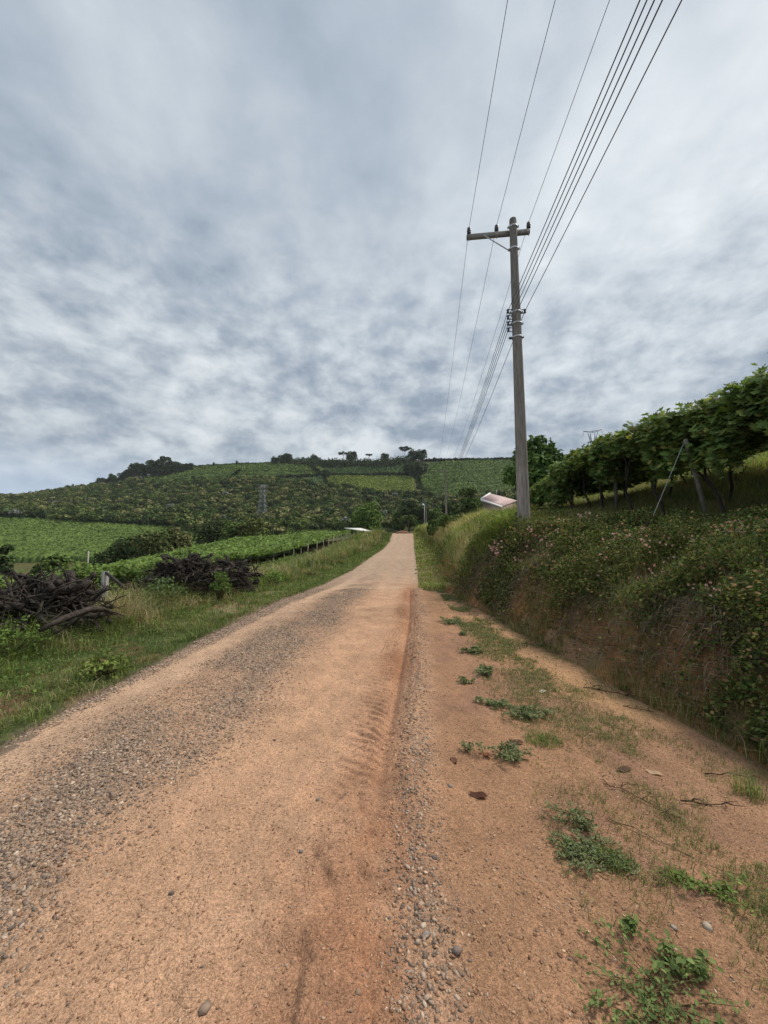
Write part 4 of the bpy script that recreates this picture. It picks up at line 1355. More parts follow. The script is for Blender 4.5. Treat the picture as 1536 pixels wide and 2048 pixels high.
# tarpaulin heap below it
tp = pt(728, 1071, 74); m = MB(); zt0 = g1(tp[0], tp[1])
uu, vv = np.meshgrid(np.linspace(-1, 1, 24), np.linspace(-1, 1, 16))
hh = (1 - np.abs(uu) ** 2.2).clip(0) * (1 - np.abs(vv) ** 2.2).clip(0)
XX = tp[0] + uu * 1.6; YY = tp[1] + vv * 1.8
ZZ = zt0 - .15 + (tp[2] + .35 - zt0) * hh ** .6 * (.9 + .3 * fbm(uu * 3, vv * 3, 160, 2)) * (1 - .35 * (uu < -.2))
ix = np.arange(XX.size).reshape(XX.shape)
m.add(np.stack([XX, YY, ZZ], -1), None, np.stack([ix[:-1, :-1], ix[:-1, 1:], ix[1:, 1:], ix[1:, :-1]], -1).reshape(-1, 4), (.10, .12, .15))
tag(obj('tarpaulin_heap', m, M_SHEET, origin=(tp[0], tp[1], zt0), smooth=True), 'dark blue grey tarpaulin covering a heap under the white shed roof', 'tarpaulin')

# ---- white slab stack in the verge
c_ = ground_at_px(686, 1110, 10, 60); zs_ = g1(*c_)
st = thing('slab_stack', 'small stack of pale slabs and an orange board in the verge', 'slabs', (c_[0], c_[1], zs_))
for k in range(3):
    m = MB(); a_ = .05 * k
    box(m, (c_[0] + .08 * k, c_[1] + .05 * k, zs_ + .38 + .075 * k), (1.25 - .12 * k, .7, .055), (.62, .60, .56), np.array([[math.cos(a_), math.sin(a_), 0], [-math.sin(a_), math.cos(a_), 0], [0, 0, 1]])); obj('slab', m, M_CONC, st)
m = MB(); box(m, (c_[0] - .25, c_[1] - .1, zs_ + .2), (1.0, .5, .3), (.42, .22, .08)); obj('board', m, M_BARK, st)

# ---- red clay bank at the crest
m = MB(); p = pt(805, 1064, 86)
uu, vv = np.meshgrid(np.linspace(-1, 1, 40), np.linspace(-1, 1, 14))
XX = p[0] + uu * 1.7; YY = p[1] + 2 + vv * 1.5
ZZ = zg(XX, YY) - .1 + (p[2] + .35 - g1(p[0], p[1] + 2)) * (1 - np.abs(uu) ** 4).clip(0) ** .5 * (1 - vv ** 2).clip(0) ** .5 * (.75 + .5 * fbm(XX * 1.2, YY, 170, 3))
ix = np.arange(XX.size).reshape(XX.shape)
m.add(np.stack([XX, YY, ZZ], -1), None, np.stack([ix[:-1, :-1], ix[:-1, 1:], ix[1:, 1:], ix[1:, :-1]], -1).reshape(-1, 4), (.24, .12, .085))
tag(obj('earth_mound', m, M_GROUND, origin=(p[0], p[1], g1(p[0], p[1])), smooth=True), 'low mound of red earth just past the crest of the road', 'earth mound')

# ================================================================== RIGHT VINEYARD
def canopy_h(Y):
    return np.interp(Y, [2, 6, 9, 12, 14.5, 17.5, 19], [2.78, 2.68, 2.5, 2.15, 1.8, 1.35, 1.0])


def trunk_path(x, y, z, h, lean, seed):
    r = np.random.default_rng(seed)
    n = 9
    t = np.linspace(0, 1, n)
    wob = np.cumsum(r.normal(size=(n, 2)) * .045, 0)
    P = np.stack([x + lean[0] * t + wob[:, 0], y + lean[1] * t + wob[:, 1], z - .08 + (h + .08) * t], 1)
    return P


row_lab = {0: 'front', 1: 'second', 2: 'third', 3: 'back'}
nth = ['first', 'second', 'third', 'fourth', 'fifth', 'sixth', 'seventh', 'eighth', 'ninth', 'tenth', 'eleventh', 'twelfth']
for ri, xr in enumerate((7.1, 9.4, 11.8, 14.2)):
    ysv = np.arange(3.6, 18.3, 1.45) if ri == 0 else np.arange(4.6 + .3 * ri, 17.5, 1.9)
    for k, yv in enumerate(ysv):
        xv = xr + rng.normal() * .15 + (.5 * sst(13, 18, yv) if ri == 0 else 0); yv = yv + rng.normal() * .12
        zv = g1(xv, yv); ch = float(canopy_h(yv))
        r = thing('grapevine', '%s grapevine from the camera in the %s row of the right vineyard' % (nth[k], row_lab[ri]), 'grapevine', (xv, yv, zv), 'grapevines of the right vineyard')
        m = MB()
        ln = (-.25 + rng.normal() * .22, rng.normal() * .25)
        Pt = trunk_path(xv, yv, zv, ch - .25, ln, 900 + ri * 40 + k)
        R_ = np.linspace(.040, .022, len(Pt)) * rng.uniform(.8, 1.25)
        tube(m, Pt, R_, 8, (.060, .048, .042), jit=.25)
        for s_ in (-1, 1):
            e_ = Pt[-1] + np.array([s_ * .5, rng.normal() * .4, .12])
            tube(m, [Pt[-2], Pt[-1], (Pt[-1] + e_) / 2 + [0, 0, .06], e_], [.026, .024, .02, .012], 6, (.062, .05, .042), jit=.2)
        if rng.random() < .5:
            b0 = Pt[3]; e_ = Pt[-1] + np.array([rng.normal() * .3, rng.normal() * .4, 0])
            tube(m, [b0, (b0 + e_) / 2 + rng.normal(size=3) * .08, e_], [.028, .022, .015], 6, (.06, .05, .042), jit=.2)
        obj('trunk', m, M_BARK, r, smooth=True)
        m = MB()
        dx = 1.35 if ri else 1.15
        nl = 3100 if ri == 0 else (2200 if ri == 1 else 1500)
        lx = xv + (.35 if ri == 0 else 0) + rng.uniform(-dx, dx, nl); ly = yv + rng.uniform(-1.15, 1.15, nl)
        gz = zg(lx, ly, False); chl = canopy_h(ly)
        und = .34 * (fbm(lx * 1.1, ly * 1.1, 180, 3) - .5) * 2
        thick = .30
        thick = .42 if ri == 0 else .95
        lz = gz + chl + und * .5 - thick * rng.random(nl) ** 1.3
        if ri == 0:
            # drooping skirt along the outer edge, a few upright shoots
            sk = rng.random(nl) < .36
            nsk = sk.sum()
            edge = 6.35 + .5 * (fbm(ly[sk] * .9, ly[sk] * 0, 181, 2) - .5) + .55 * sst(13, 18, ly[sk])
            lx[sk] = edge + .6 * rng.random(nsk)
            gz2 = zg(np.full(nsk, 7.0), ly[sk], False)
            drop = (.42 + .75 * fbm(ly[sk] * 1.3, ly[sk] * 0 + 7, 182, 2)) + .5 * sst(13, 17, ly[sk]) + .42 * sst(11, 7, ly[sk])
            drop = drop * (.62 + .75 * sst(.35, .65, vn(ly[sk] * 2.3, lx[sk] * 0 + 4, 184)))
            lz[sk] = gz2 + canopy_h(ly[sk]) + .10 + und[sk] * .6 - drop * rng.random(nsk) ** .9
            shoot = rng.random(nl) < .07
            lz[shoot & ~sk] += rng.random((shoot & ~sk).sum()) * .34
        nrm = unit(np.stack([rng.normal(size=nl) * .55 - .25, rng.normal(size=nl) * .55 - .25, np.full(nl, .75)], 1))
        cc = pick(((.15, .215, .058), (.11, .17, .048), (.20, .25, .07), (.29, .29, .08)), nl, (4, 4, 2, 1), .35)
        inst(m, VINE_V, VINE_T, None, np.stack([lx, ly, lz], 1), frames(nrm), rng.uniform(.12, .235, nl), cc)
        obj('foliage', m, M_VINE, r)

# leaning end post, straight posts and stay wire
pa = np.array([7.25, 8.55, 0]); pa[2] = g1(pa[0], pa[1]) - .1
pb_ = pt(1371, 878, 8.1)
ps = thing('vineyard_post', 'grey leaning wooden end post in front of the right vines', 'post', tuple(pa), 'posts of the right vineyard')
m = MB(); tube(m, [pa, (pa + pb_) / 2, pb_], [.048, .045, .042], 9, (.25, .225, .18), jit=.1); obj('shaft', m, M_BARK, ps)
an = pt(1285, 1045, 7.7); an[2] = g1(an[0], an[1])
wire('pale stay wire slanting from the leaning end post to the ground', [(pb_, an, .0)], .006, (.42, .41, .38), 'stay wires', name='stay_wire', seg=4)
for k, (x_, y_, lab) in enumerate([(7.6, 7.4, 'upright dark post right of the leaning end post'), (7.2, 11.9, 'upright post in the middle of the front vine row'),
                                   (7.5, 15.3, 'pale upright post near the far end of the front vine row'), (9.7, 8.3, 'upright post inside the vineyard behind the front row')]):
    z_ = g1(x_, y_); m = MB(); tube(m, [[x_, y_, z_ - .1], [x_ + .03, y_, z_ + float(canopy_h(y_)) - .1]], .05, 8, (.16, .14, .115), jit=.1)
    tag(obj('vineyard_post', m, M_BARK, origin=(x_, y_, z_)), lab, 'post', 'posts of the right vineyard')

# tree behind the pole and tree behind the canopy
D = 20.5; x_ = at_row(1072, D); zb = g1(x_, D)
ms = tree_mesh(400, EYE + float(ratio(862)) * D - zb, 138 * D / F, 'bush', 5200, .27, ((.085, .145, .04), (.055, .10, .032), (.13, .20, .055)), trunk_h=.06, crown_mat=M_LEAF, leafy=True)
place_tree('young_tree', 'dense leafy green tree directly behind the utility pole', 'tree', ms, x_, D, z=zb)
D = 46; x_ = at_row(1362, D); zb = g1(x_, D)
ms = tree_mesh(401, EYE + float(ratio(824)) * D - zb, 105 * D / F, 'bush', 6500, .42, G_DARK, trunk_h=.2)
place_tree('broadleaf_tree', 'dark tree crown showing above the vine leaves at the right', 'tree', ms, x_, D, z=zb)

# ================================================================== LEFT VINEYARD
def lz_top(X, Y):
    base = zg(X, Y, False)
    return base + 1.62


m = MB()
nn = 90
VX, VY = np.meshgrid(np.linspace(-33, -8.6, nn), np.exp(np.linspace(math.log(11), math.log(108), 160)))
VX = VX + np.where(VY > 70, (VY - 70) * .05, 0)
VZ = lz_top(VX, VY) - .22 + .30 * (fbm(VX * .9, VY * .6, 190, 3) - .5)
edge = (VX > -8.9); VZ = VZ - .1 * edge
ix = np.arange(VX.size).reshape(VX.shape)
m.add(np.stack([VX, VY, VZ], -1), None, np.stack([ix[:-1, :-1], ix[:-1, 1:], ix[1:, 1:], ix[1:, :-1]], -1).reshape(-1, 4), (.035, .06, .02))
n = 110000
Y = np.exp(rng.uniform(math.log(10.6), math.log(108), n))
X = -8.5 - 25 * rng.random(n) ** 1.25 + np.where(Y > 70, (Y - 70) * .05, 0)
rowp = .22 * np.cos(2 * np.pi * (X + 8.5) / 2.6)
Z = lz_top(X, Y) + .34 * (fbm(X * .9, Y * .6, 190, 3) - .5) + .30 * rng.random(n) ** 1.6 - .18 + rowp * .5 + .35 * sst(.6, .8, vn(X * 1.5, Y * 1.5, 195)) * rng.random(n)
S = np.maximum(.15, .0058 * Y) * rng.uniform(.7, 1.3, n)
cc = pick(((.165, .245, .06), (.13, .20, .05), (.23, .30, .08), (.10, .155, .04)), n, (4, 3, 2, 2), .2)
cc *= (.8 + .4 * fbm(X * .5, Y * .5, 196, 2))[:, None]
nrm = unit(np.stack([rng.normal(size=n) * .5, rng.normal(size=n) * .5 - .3, np.full(n, .8)], 1))
near = Y < 20
inst(m, VINE_V, VINE_T, None, np.stack([X, Y, Z], 1)[near], frames(nrm[near]), S[near] * 1.1, cc[near])
inst(m, QUAD_V, None, QUAD_Q, np.stack([X, Y, Z], 1)[~near], frames(nrm[~near]), S[~near], cc[~near])
tag(obj('vine_canopy', m, M_VINE), 'bright green overhead vine canopy left of the road, held on posts', 'vineyard', kind='stuff')

# posts along the open edge of the canopy
pp = [(503, 26.5), (517, 27.5), (549, 31), (570, 34), (588, 37), (602, 40), (614, 43), (634, 49), (647, 53), (656, 57), (666, 61), (675, 65), (683, 69), (691, 73), (700, 78), (708, 82)]
for k, (c_, D) in enumerate(pp):
    x_ = at_row(c_, D); z_ = g1(x_, D); h_ = 1.75
    m = MB(); lx_ = rng.normal() * .10
    tube(m, [[x_, D, z_ - .15], [x_ + lx_, D, z_ + h_]], [.075, .06], 7, np.array([.40, .35, .28]) * rng.uniform(.6, 1.1), jit=.1)
    lab = '%s pale post from the left holding up the edge of the left vines' % (['first', 'second', 'third', 'fourth', 'fifth', 'sixth', 'seventh', 'eighth', 'ninth', 'tenth', 'eleventh', 'twelfth', 'thirteenth', 'fourteenth', 'fifteenth', 'last'][k])
    tag(obj('vine_post', m, M_BARK, origin=(x_, D, z_)), lab, 'post', 'posts along the left vineyard')
for k, (c_, r_, D, h_) in enumerate([(177, 1102, 36, 2.4), (503, 1094, 60, 2.6)]):
    p = pt(c_, r_, D); z_ = g1(p[0], p[1]); m = MB(); tube(m, [[p[0], D, z_], [p[0], D, p[2]]], .06, 6, (.45, .43, .38))
    tag(obj('vine_post', m, M_BARK, origin=(p[0], D, z_)), ['thin pale post sticking out of the vines behind the left root heap', 'thin pale post rising from the middle of the left vines'][k], 'post', 'posts along the left vineyard')

# ================================================================== ROOT HEAPS
def root_mesh(seed, big=1.0):
    global rng
    keep = rng; rng = np.random.default_rng(seed)
    m = MB()
    n = 10; ln = rng.uniform(.8, 1.25) * big
    t = np.linspace(-.5, .5, n)
    P = np.stack([t * ln, np.cumsum(rng.normal(size=n) * .035), np.cumsum(rng.normal(size=n) * .028)], 1)
    P[:, 1:] -= P[:, 1:].mean(0)
    R_ = np.interp(t, [-.5, -.2, .5], [.052, .036, .012]) * (1 + .25 * rng.normal(size=n)).clip(.6, 1.5)
    tube(m, P, R_, 7, (.074, .062, .054), jit=.35)
    for k in range(rng.integers(4, 9)):
        i = rng.integers(0, n - 2)
        d = unit(rng.normal(size=3) + np.array([-.6 if i < 3 else .6, 0, 0]))
        l2 = rng.uniform(.18, .5)
        q = [P[i]]
        for _ in range(6):
            d = unit(d + rng.normal(size=3) * .42); q.append(q[-1] + d * l2 / 6)
        r0 = min(R_[i] * .5, .02)
        tube(m, q, np.linspace(r0, .007, 7), 5, (.082, .068, .058), jit=.3)
    rng = keep
    return m.mesh('vine_root', M_ROOT, smooth=True)


ROOTS = [root_mesh(500 + i) for i in range(14)]


def heap(cx, cy, rx, ry, h, n, label, group, seed, ang=0.0, tidy=.3):
    r = np.random.default_rng(seed)
    z0 = g1(cx, cy)
    # inner mound of broken wood and soil
    uu, vv = np.meshgrid(np.linspace(-1, 1, 40), np.linspace(-1, 1, 40))
    rr = np.sqrt(uu ** 2 + vv ** 2)
    X, Y = cx + uu * rx, cy + vv * ry
    Z = zg(X, Y) - .15 + h * .86 * (1 - rr ** 2.6).clip(0) ** .62 * (.8 + .4 * fbm(X * 3, Y * 3, seed, 3))
    Z = np.where(rr > 1, zg(X, Y) - .2, Z)
    ix = np.arange(X.size).reshape(X.shape)
    m = MB().add(np.stack([X, Y, Z], -1), None, np.stack([ix[:-1, :-1], ix[:-1, 1:], ix[1:, 1:], ix[1:, :-1]], -1).reshape(-1, 4), (.035, .028, .022))
    tag(obj('debris_mound', m, M_GROUND, origin=(cx, cy, z0)), label + ', core of soil and broken wood', 'debris', kind='stuff')
    for k in range(n):
        a_ = r.uniform(0, 2 * np.pi); q = r.uniform(.0, 1.0) ** .6
        x, y = cx + math.cos(a_) * q * rx * .93, cy + math.sin(a_) * q * ry * .93
        z = g1(x, y) + .03 + h * max(0, 1 - q ** 2.4) ** .6 * r.uniform(.86, 1.04)
        o = bpy.data.objects.new('vine_root', ROOTS[r.integers(0, 14)])
        COL.objects.link(o)
        o.location = (x, y, z)
        tilt = r.normal() * .3
        yaw = ang + r.normal() * (tidy + .5 * q) if r.random() < .7 else r.uniform(0, 6.28)
        roll = r.uniform(0, 6.28)
        slope = -.55 * q ** 3 * math.cos(yaw - a_)
        o.rotation_euler = (roll, tilt + -slope, yaw + (math.pi if r.random() < .5 else 0))
        s_ = r.uniform(.65, 1.1)
        o.scale = (s_, s_, s_)
        tag(o, label, 'vine root', group)


heap(-6.25, 6.5, 1.5, 1.25, .98, 190, 'dark gnarled uprooted vine root in the nearer left heap', 'uprooted roots in the nearer heap', 31, .15, .35)
heap(-5.55, 10.7, 1.25, .8, 1.05, 120, 'dark gnarled uprooted vine root in the heap behind, further along the verge', 'uprooted roots in the further heap', 32, .2, .9)
heap(-4.6, 11.9, .7, .55, .95, 30, 'reddish thin vine root in the small heap right of the further one', 'uprooted roots in the small heap', 33, .2, .9)
# big long root in front of the near heap
m = MB(); P = np.array([pt(78, 1262, 5.4), pt(110, 1245, 5.5), pt(150, 1228, 5.75), pt(180, 1218, 5.95), pt(205, 1218, 6.1), pt(228, 1228, 6.2)])
tube(m, P, [.028, .042, .05, .045, .04, .02], 8, (.10, .08, .068), jit=.25)
tube(m, [P[3], P[3] + [-.12, -.1, -.15], P[3] + [-.3, -.2, -.3]], [.03, .022, .012], 6, (.10, .08, .068), jit=.25)
for k in range(6):
    e_ = P[4] + rng.normal(size=3) * [.25, .12, .08] + [.15, 0, -.12]
    tube(m, [P[4], (P[4] + e_) / 2 + rng.normal(size=3) * .03, e_], [.02, .013, .005], 5, (.12, .09, .07), jit=.3)
tag(obj('long_root', m, M_ROOT, origin=tuple(P[0]), smooth=True), 'long thick root lying along the front of the nearer heap', 'vine root')
# old post stub with a slanting beam behind the heaps
p = pt(210, 1160, 9.2); z_ = g1(p[0], p[1])
m = MB(); tube(m, [[p[0], p[1], z_], [p[0], p[1], EYE + float(ratio(1143)) * 9.2]], .075, 8, (.33, .32, .30), jit=.1)
tag(obj('post_stub', m, M_CONC, origin=(p[0], p[1], z_)), 'short grey post stub between the two root heaps', 'post')
m = MB(); beam(m, pt(212, 1145, 9.15), pt(252, 1178, 8.9) , .05, .05, (.07, .06, .055))
tag(obj('fallen_beam', m, M_BARK, origin=tuple(pt(212, 1145, 9.15))), 'dark beam slanting down from the grey post stub', 'beam')
for k, (c_, r_) in enumerate([(541, 1150), (613, 1140)]):
    gx, gy = ground_at_px(c_, r_ + 6, 8, 60); z_ = g1(gx, gy); m = MB()
    tube(m, [[gx, gy, z_ - .1], [gx + (.15 if k else .0), gy, z_ + .75]], .045, 6, (.05, .045, .04), jit=.2)
    tag(obj('burnt_stake', m, M_BARK, origin=(gx, gy, z_)), ['short upright black stake in the verge grass', 'short leaning black stake in the verge grass'][k], 'stake')

for k, (c_, r_, D, hh, ww, lf, cs_, lab) in enumerate([
        (322, 1185, 9.3, .62, 1.25, .085, ((.10, .15, .06), (.14, .19, .08), (.07, .11, .045)), 'round leaved bush growing against the front of the further root heap'),
        (440, 1185, 9.9, .95, .55, .06, ((.09, .16, .04), (.13, .20, .05)), 'tall upright leafy weed at the right end of the further root heap'),
        (240, 1190, 8.6, .6, 1.1, .06, ((.13, .18, .05), (.18, .22, .07), (.24, .22, .10)), 'tangled light green weeds between the two root heaps'),
        (545, 1160, 15, .7, 1.3, .08, ((.12, .2, .045), (.17, .25, .055)), 'bright green weeds in the verge in front of the pale vine posts'),
        (205, 1325, 4.55, .26, .55, .045, ((.15, .20, .05), (.19, .23, .06), (.09, .13, .04)), 'low bramble with small yellowish green leaves in the near verge'),
        (25, 1290, 5.3, .45, .9, .05, ((.10, .16, .04), (.14, .2, .05)), 'dark leafy weeds in front of the nearer root heap at the left edge')]):
    p = pt(c_, r_, D)
    ms = tree_mesh(800 + k, hh, ww, 'bush', 420, lf, cs_, (.12, .10, .05), .05, M_LEAF, True)
    place_tree('leafy_weed', lab, 'weed', ms, p[0], p[1])

# ================================================================== GRASS AND GROUND COVER
GR = np.array([[.155, .205, .050], [.115, .165, .040], [.21, .25, .066], [.085, .125, .036]])
DRY = np.array([[.36, .30, .16], [.28, .235, .12], [.42, .34, .19]])


def scatter(n, y0, y1, xa, xb, pw=1.0):
    Y = np.exp(rng.uniform(math.log(y0), math.log(y1), n))
    A, B = xa(Y), xb(Y)
    return A + (B - A) * rng.random(n) ** pw, Y


def tuft(X, Y, k=11, r=.022):
    """regroup scattered points into radiating tufts"""
    n = len(X) // k * k
    cx, cy = X[:n // k], Y[:n // k]
    a_ = rng.uniform(0, 6.28, (n // k, k))
    q = np.abs(rng.normal(size=(n // k, k))) * (r * (1 + .12 * cy[:, None]))
    return (cx[:, None] + np.cos(a_) * q).ravel(), (cy[:, None] + np.sin(a_) * q).ravel(), (a_ + rng.normal(size=a_.shape) * .5).ravel(), np.repeat(rng.random(n // k), k)


# left verge
m = MB()
n = 240000
X, Y = scatter(n, 2.0, 90, lambda y: np.minimum(RL(y) - 5.0 - y * .03, -7.0 * (y < 60) - 4 * (y >= 60)), lambda y: left_edge(y) + .05)
X, Y, AZ, TR = tuft(X, Y); n = len(X)
de = left_edge(Y) - X
nz = fbm(X * .8, Y * .8, 200, 3); nz2 = fbm(X * 2.6, Y * 2.6, 201, 2)
bare = (sst(.50, .60, fbm(X * 1.1 + 5, Y * 1.1, 205, 3)) * sst(.25, .5, de) * sst(1.9, 1.2, de) * (Y < 14))
keep = (rng.random(n) > bare * .88) & (rng.random(n) < .25 + .75 * sst(0, .35, de + .25 * (nz2 - .5)))
AZ, TR = AZ[keep], TR[keep]
X, Y, de, nz, nz2 = X[keep], Y[keep], de[keep], nz[keep], nz2[keep]; n = len(X)
tall = sst(1.1, 2.6, de + 1.2 * (nz - .5))
H = (.05 + .07 * rng.random(n)) * (1 - tall) + tall * (.16 + .46 * rng.random(n) ** 1.3) * (.4 + 1.1 * nz2)
H = H * (1 + .02 * Y) * (.55 + .9 * TR)
dryp = np.clip(.14 + .75 * sst(.46, .64, nz) * (.35 + .65 * tall) + .5 * np.exp(-((Y - 8.5) / 1.8) ** 2) * tall, 0, .85)
cc = np.where((rng.random(n) * .5 + TR * .5 < dryp)[:, None], pick(DRY, n, None, .3), pick(GR, n, (3, 3, 2, 2), .35)) * (.75 + .5 * ((TR * 7) % 1))[:, None]
W_ = np.maximum(.0045, .00085 * Y) * rng.uniform(.7, 1.5, n)
blades(m, np.stack([X, Y, zg(X, Y) - .01], 1), H, W_, AZ, rng.uniform(.2, 1.3, n), cc)
tag(obj('verge_grass', m, M_GRASS), 'green and straw coloured grass on the left verge', 'grass', kind='stuff')

# broad leaved weeds in the left verge
m = MB(); n = 15000
X, Y = scatter(n, 2.5, 60, lambda y: RL(y) - 4.2 - y * .03, lambda y: RL(y) - .5)
pz_ = fbm(X * 1.5, Y * 1.5, 210, 2); kp = pz_ > .54
X, Y = X[kp], Y[kp]; n = len(X)
S = np.maximum(.035, .0028 * Y) * rng.uniform(.7, 1.4, n)
inst(m, LEAF_V, LEAF_T, None, np.stack([X, Y, zg(X, Y) + .05 + .22 * rng.random(n)], 1), frames(unit(rng.normal(size=(n, 3)) * .6 + [0, -.1, 1])), S, pick(((.10, .16, .04), (.13, .20, .05), (.07, .12, .035)), n))
tag(obj('verge_weeds', m, M_LEAF), 'low leafy weeds mixed into the left verge', 'weeds', kind='stuff')

# taller leafy growth between the heaps and the vines
m = MB(); n = 60000
X, Y = scatter(n, 5, 40, lambda y: -9.5 + 0 * y, lambda y: -6.3 + 1.0 * sst(8, 14, y) * 1.0)
pz_ = fbm(X * .8, Y * .8, 211, 3)
hh = (.25 + 1.25 * sst(.4, .65, pz_)) * (1 - .35 * sst(14, 24, Y)) * sst(-6.0, -7.4, X + .6 * (pz_ - .5))
Z = zg(X, Y, False) + hh * rng.random(n) ** .8
S = np.maximum(.05, .0045 * Y) * rng.uniform(.6, 1.4, n)
inst(m, LEAF_V, LEAF_T, None, np.stack([X, Y, Z], 1), frames(unit(rng.normal(size=(n, 3)) * .6 + [.1, -.3, .9])), S, pick(((.10, .17, .04), (.14, .22, .05), (.07, .12, .035), (.19, .24, .08)), n))
tag(obj('wild_growth', m, M_LEAF), 'wild leafy growth between the left root heaps and the vines', 'weeds', kind='stuff')

# grass on the right: short bright strip beside the road, then tall mixed grass on the bank
m = MB(); n = 90000
X, Y = scatter(n, 10.8, 85, lambda y: RR(y) + .05 + 1.3 * sst(13.6, 11.5, y), lambda y: TOP(y) + 1.0 * (y > 14), .9)
X, Y, AZ, TR = tuft(X, Y); n = len(X)
t_ = (X - FOOT(Y)) / (TOP(Y) - FOOT(Y))
kp = (Y > 12.9 + 1.5 * fbm(X * 1.6, Y * .4, 224, 2) + .9 * rng.random(n) ** 2) | (t_ > .0)
kp &= (t_ > 0) | (rng.random(n) < .35 + .65 * sst(.38, .52, fbm(X * 1.3, Y * .7, 225, 3))) 
kp &= X > RR(Y) + .05 + .3 * vn(Y * 1.1, Y * 0, 226) * rng.random(n)
kp &= rng.random(n) < np.where((t_ > .02) & (t_ < .45) & (Y < 16), .35, 1)
X, Y, t_, AZ, TR = X[kp], Y[kp], t_[kp], AZ[kp], TR[kp]; n = len(X)
nz = fbm(X * .5, Y * .35, 220, 3)
H = np.where(t_ < .1, (.03 + .16 * rng.random(n)) * (.3 + 1.3 * fbm(X * 1.5, Y * .8, 223, 3)), .16 + .42 * rng.random(n)) * (1 + .012 * Y) * (.4 + 1.2 * fbm(X * 1.4, Y * .9, 221, 2)) * (.7 + .6 * TR)
dp = np.where(t_ < .1, .30, .35 + .5 * sst(.45, .6, nz)) 
cc = np.where((rng.random(n) * .4 + TR * .6 < dp)[:, None], pick(DRY * 1.25, n, None, .3), pick(GR * 1.45, n, None, .3)) * (.75 + .5 * ((TR * 7) % 1))[:, None]
cc[t_ < .1] *= np.array([1.15, 1.02, 1.0])
blades(m, np.stack([X, Y, zg(X, Y) - .02], 1), H, np.maximum(.007, .0009 * Y) * rng.uniform(.7, 1.5, n), AZ, rng.uniform(.2, 1.2, n), cc)
tag(obj('bank_grass', m, M_GRASS), 'tall mixed green and dry grass on the far part of the right bank', 'grass', kind='stuff')

# grass around the pole and under the vines
m = MB(); n = 150000
X, Y = scatter(n, 3.2, 26, lambda y: FOOT(y) + .75 * (TOP(y) - FOOT(y)), lambda y: 17 + 0 * y, 1.3)
nz = fbm(X * .7, Y * .7, 230, 3)
kp = rng.random(n) < np.where((Y < 9) & (X < 6.0), .3, 1)
X, Y, nz = X[kp], Y[kp], nz[kp]; n = len(X)
dp = np.where(Y > 8.5, .35 + .35 * sst(.45, .62, nz), .25)
cc = np.where((rng.random(n) < dp)[:, None], pick(DRY * .9, n), pick(GR * 1.15, n))
H = .15 + .30 * rng.random(n) ** 1.4
blades(m, np.stack([X, Y, zg(X, Y) - .02], 1), H, np.maximum(.008, .001 * Y) * rng.uniform(.7, 1.5, n), rng.uniform(0, 6.28, n), rng.uniform(.15, .8, n), cc)
# light meadow beyond the vines
n = 40000
X, Y = scatter(n, 5, 45, lambda y: 15 + 0 * y, lambda y: 45 + 0 * y)
blades(m, np.stack([X, Y, zg(X, Y) - .02], 1), .3 + .3 * rng.random(n), np.maximum(.03, .0024 * Y), rng.uniform(0, 6.28, n), rng.uniform(.1, .8, n), np.where((rng.random(n) < .4)[:, None], pick(DRY, n), pick(GR * 1.5, n)))
tag(obj('meadow_grass', m, M_GRASS), 'grass around the utility pole and below the right vines', 'grass', kind='stuff')

# leafy cover on the near bank
m = MB(); n = 250000
X, Y = scatter(n, 2.0, 13.5, lambda y: FOOT(y) + .02, lambda y: TOP(y) + 1.9)
t_ = (X - FOOT(Y)) / (TOP(Y) - FOOT(Y))
nz = fbm(X * 1.2, Y * 1.2 , 240, 3)
pr_ = sst(-.22, .22, t_ + 1.3 * (nz - .5)) * sst(.40, .54, nz + .08 * sst(.5, 1, t_)) * (1 - .75 * sst(8.2, 11, Y))
pr_ = pr_ * (.18 + .82 * sst(.34, .52, fbm(X * 3.1, Y * 3.1, 243, 2)))
pr_ = np.maximum(pr_, .05)
kp = rng.random(n) < pr_
X, Y, t_, nz = X[kp], Y[kp], t_[kp], nz[kp]; n = len(X)
up_ = .03 + (.07 + .20 * sst(.3, .9, t_) + .20 * sst(.48, .68, fbm(X * 1.7, Y * 1.7, 241, 2))) * rng.random(n) * (.4 + 1.1 * nz)
off = np.stack([-up_ * .55, -up_ * .1, up_], 1)
P = np.stack([X, Y, zg(X, Y)], 1) + off
nrm = unit(rng.normal(size=(n, 3)) * .5 + [-.5, -.15, .75])
cc = pick(((.075, .110, .028), (.11, .14, .036), (.045, .07, .022), (.17, .175, .05), (.24, .15, .075)), n, (4, 3, 3, 2.4, 1.8), .45)
inst(m, LEAF_V, LEAF_T, None, P, frames(nrm), np.maximum(.038, .0064 * Y) * rng.uniform(.5, 1.5, n), cc)
tag(obj('bank_foliage', m, M_LEAF), 'dark green leafy creeping cover on the near right bank', 'ground cover', kind='stuff')

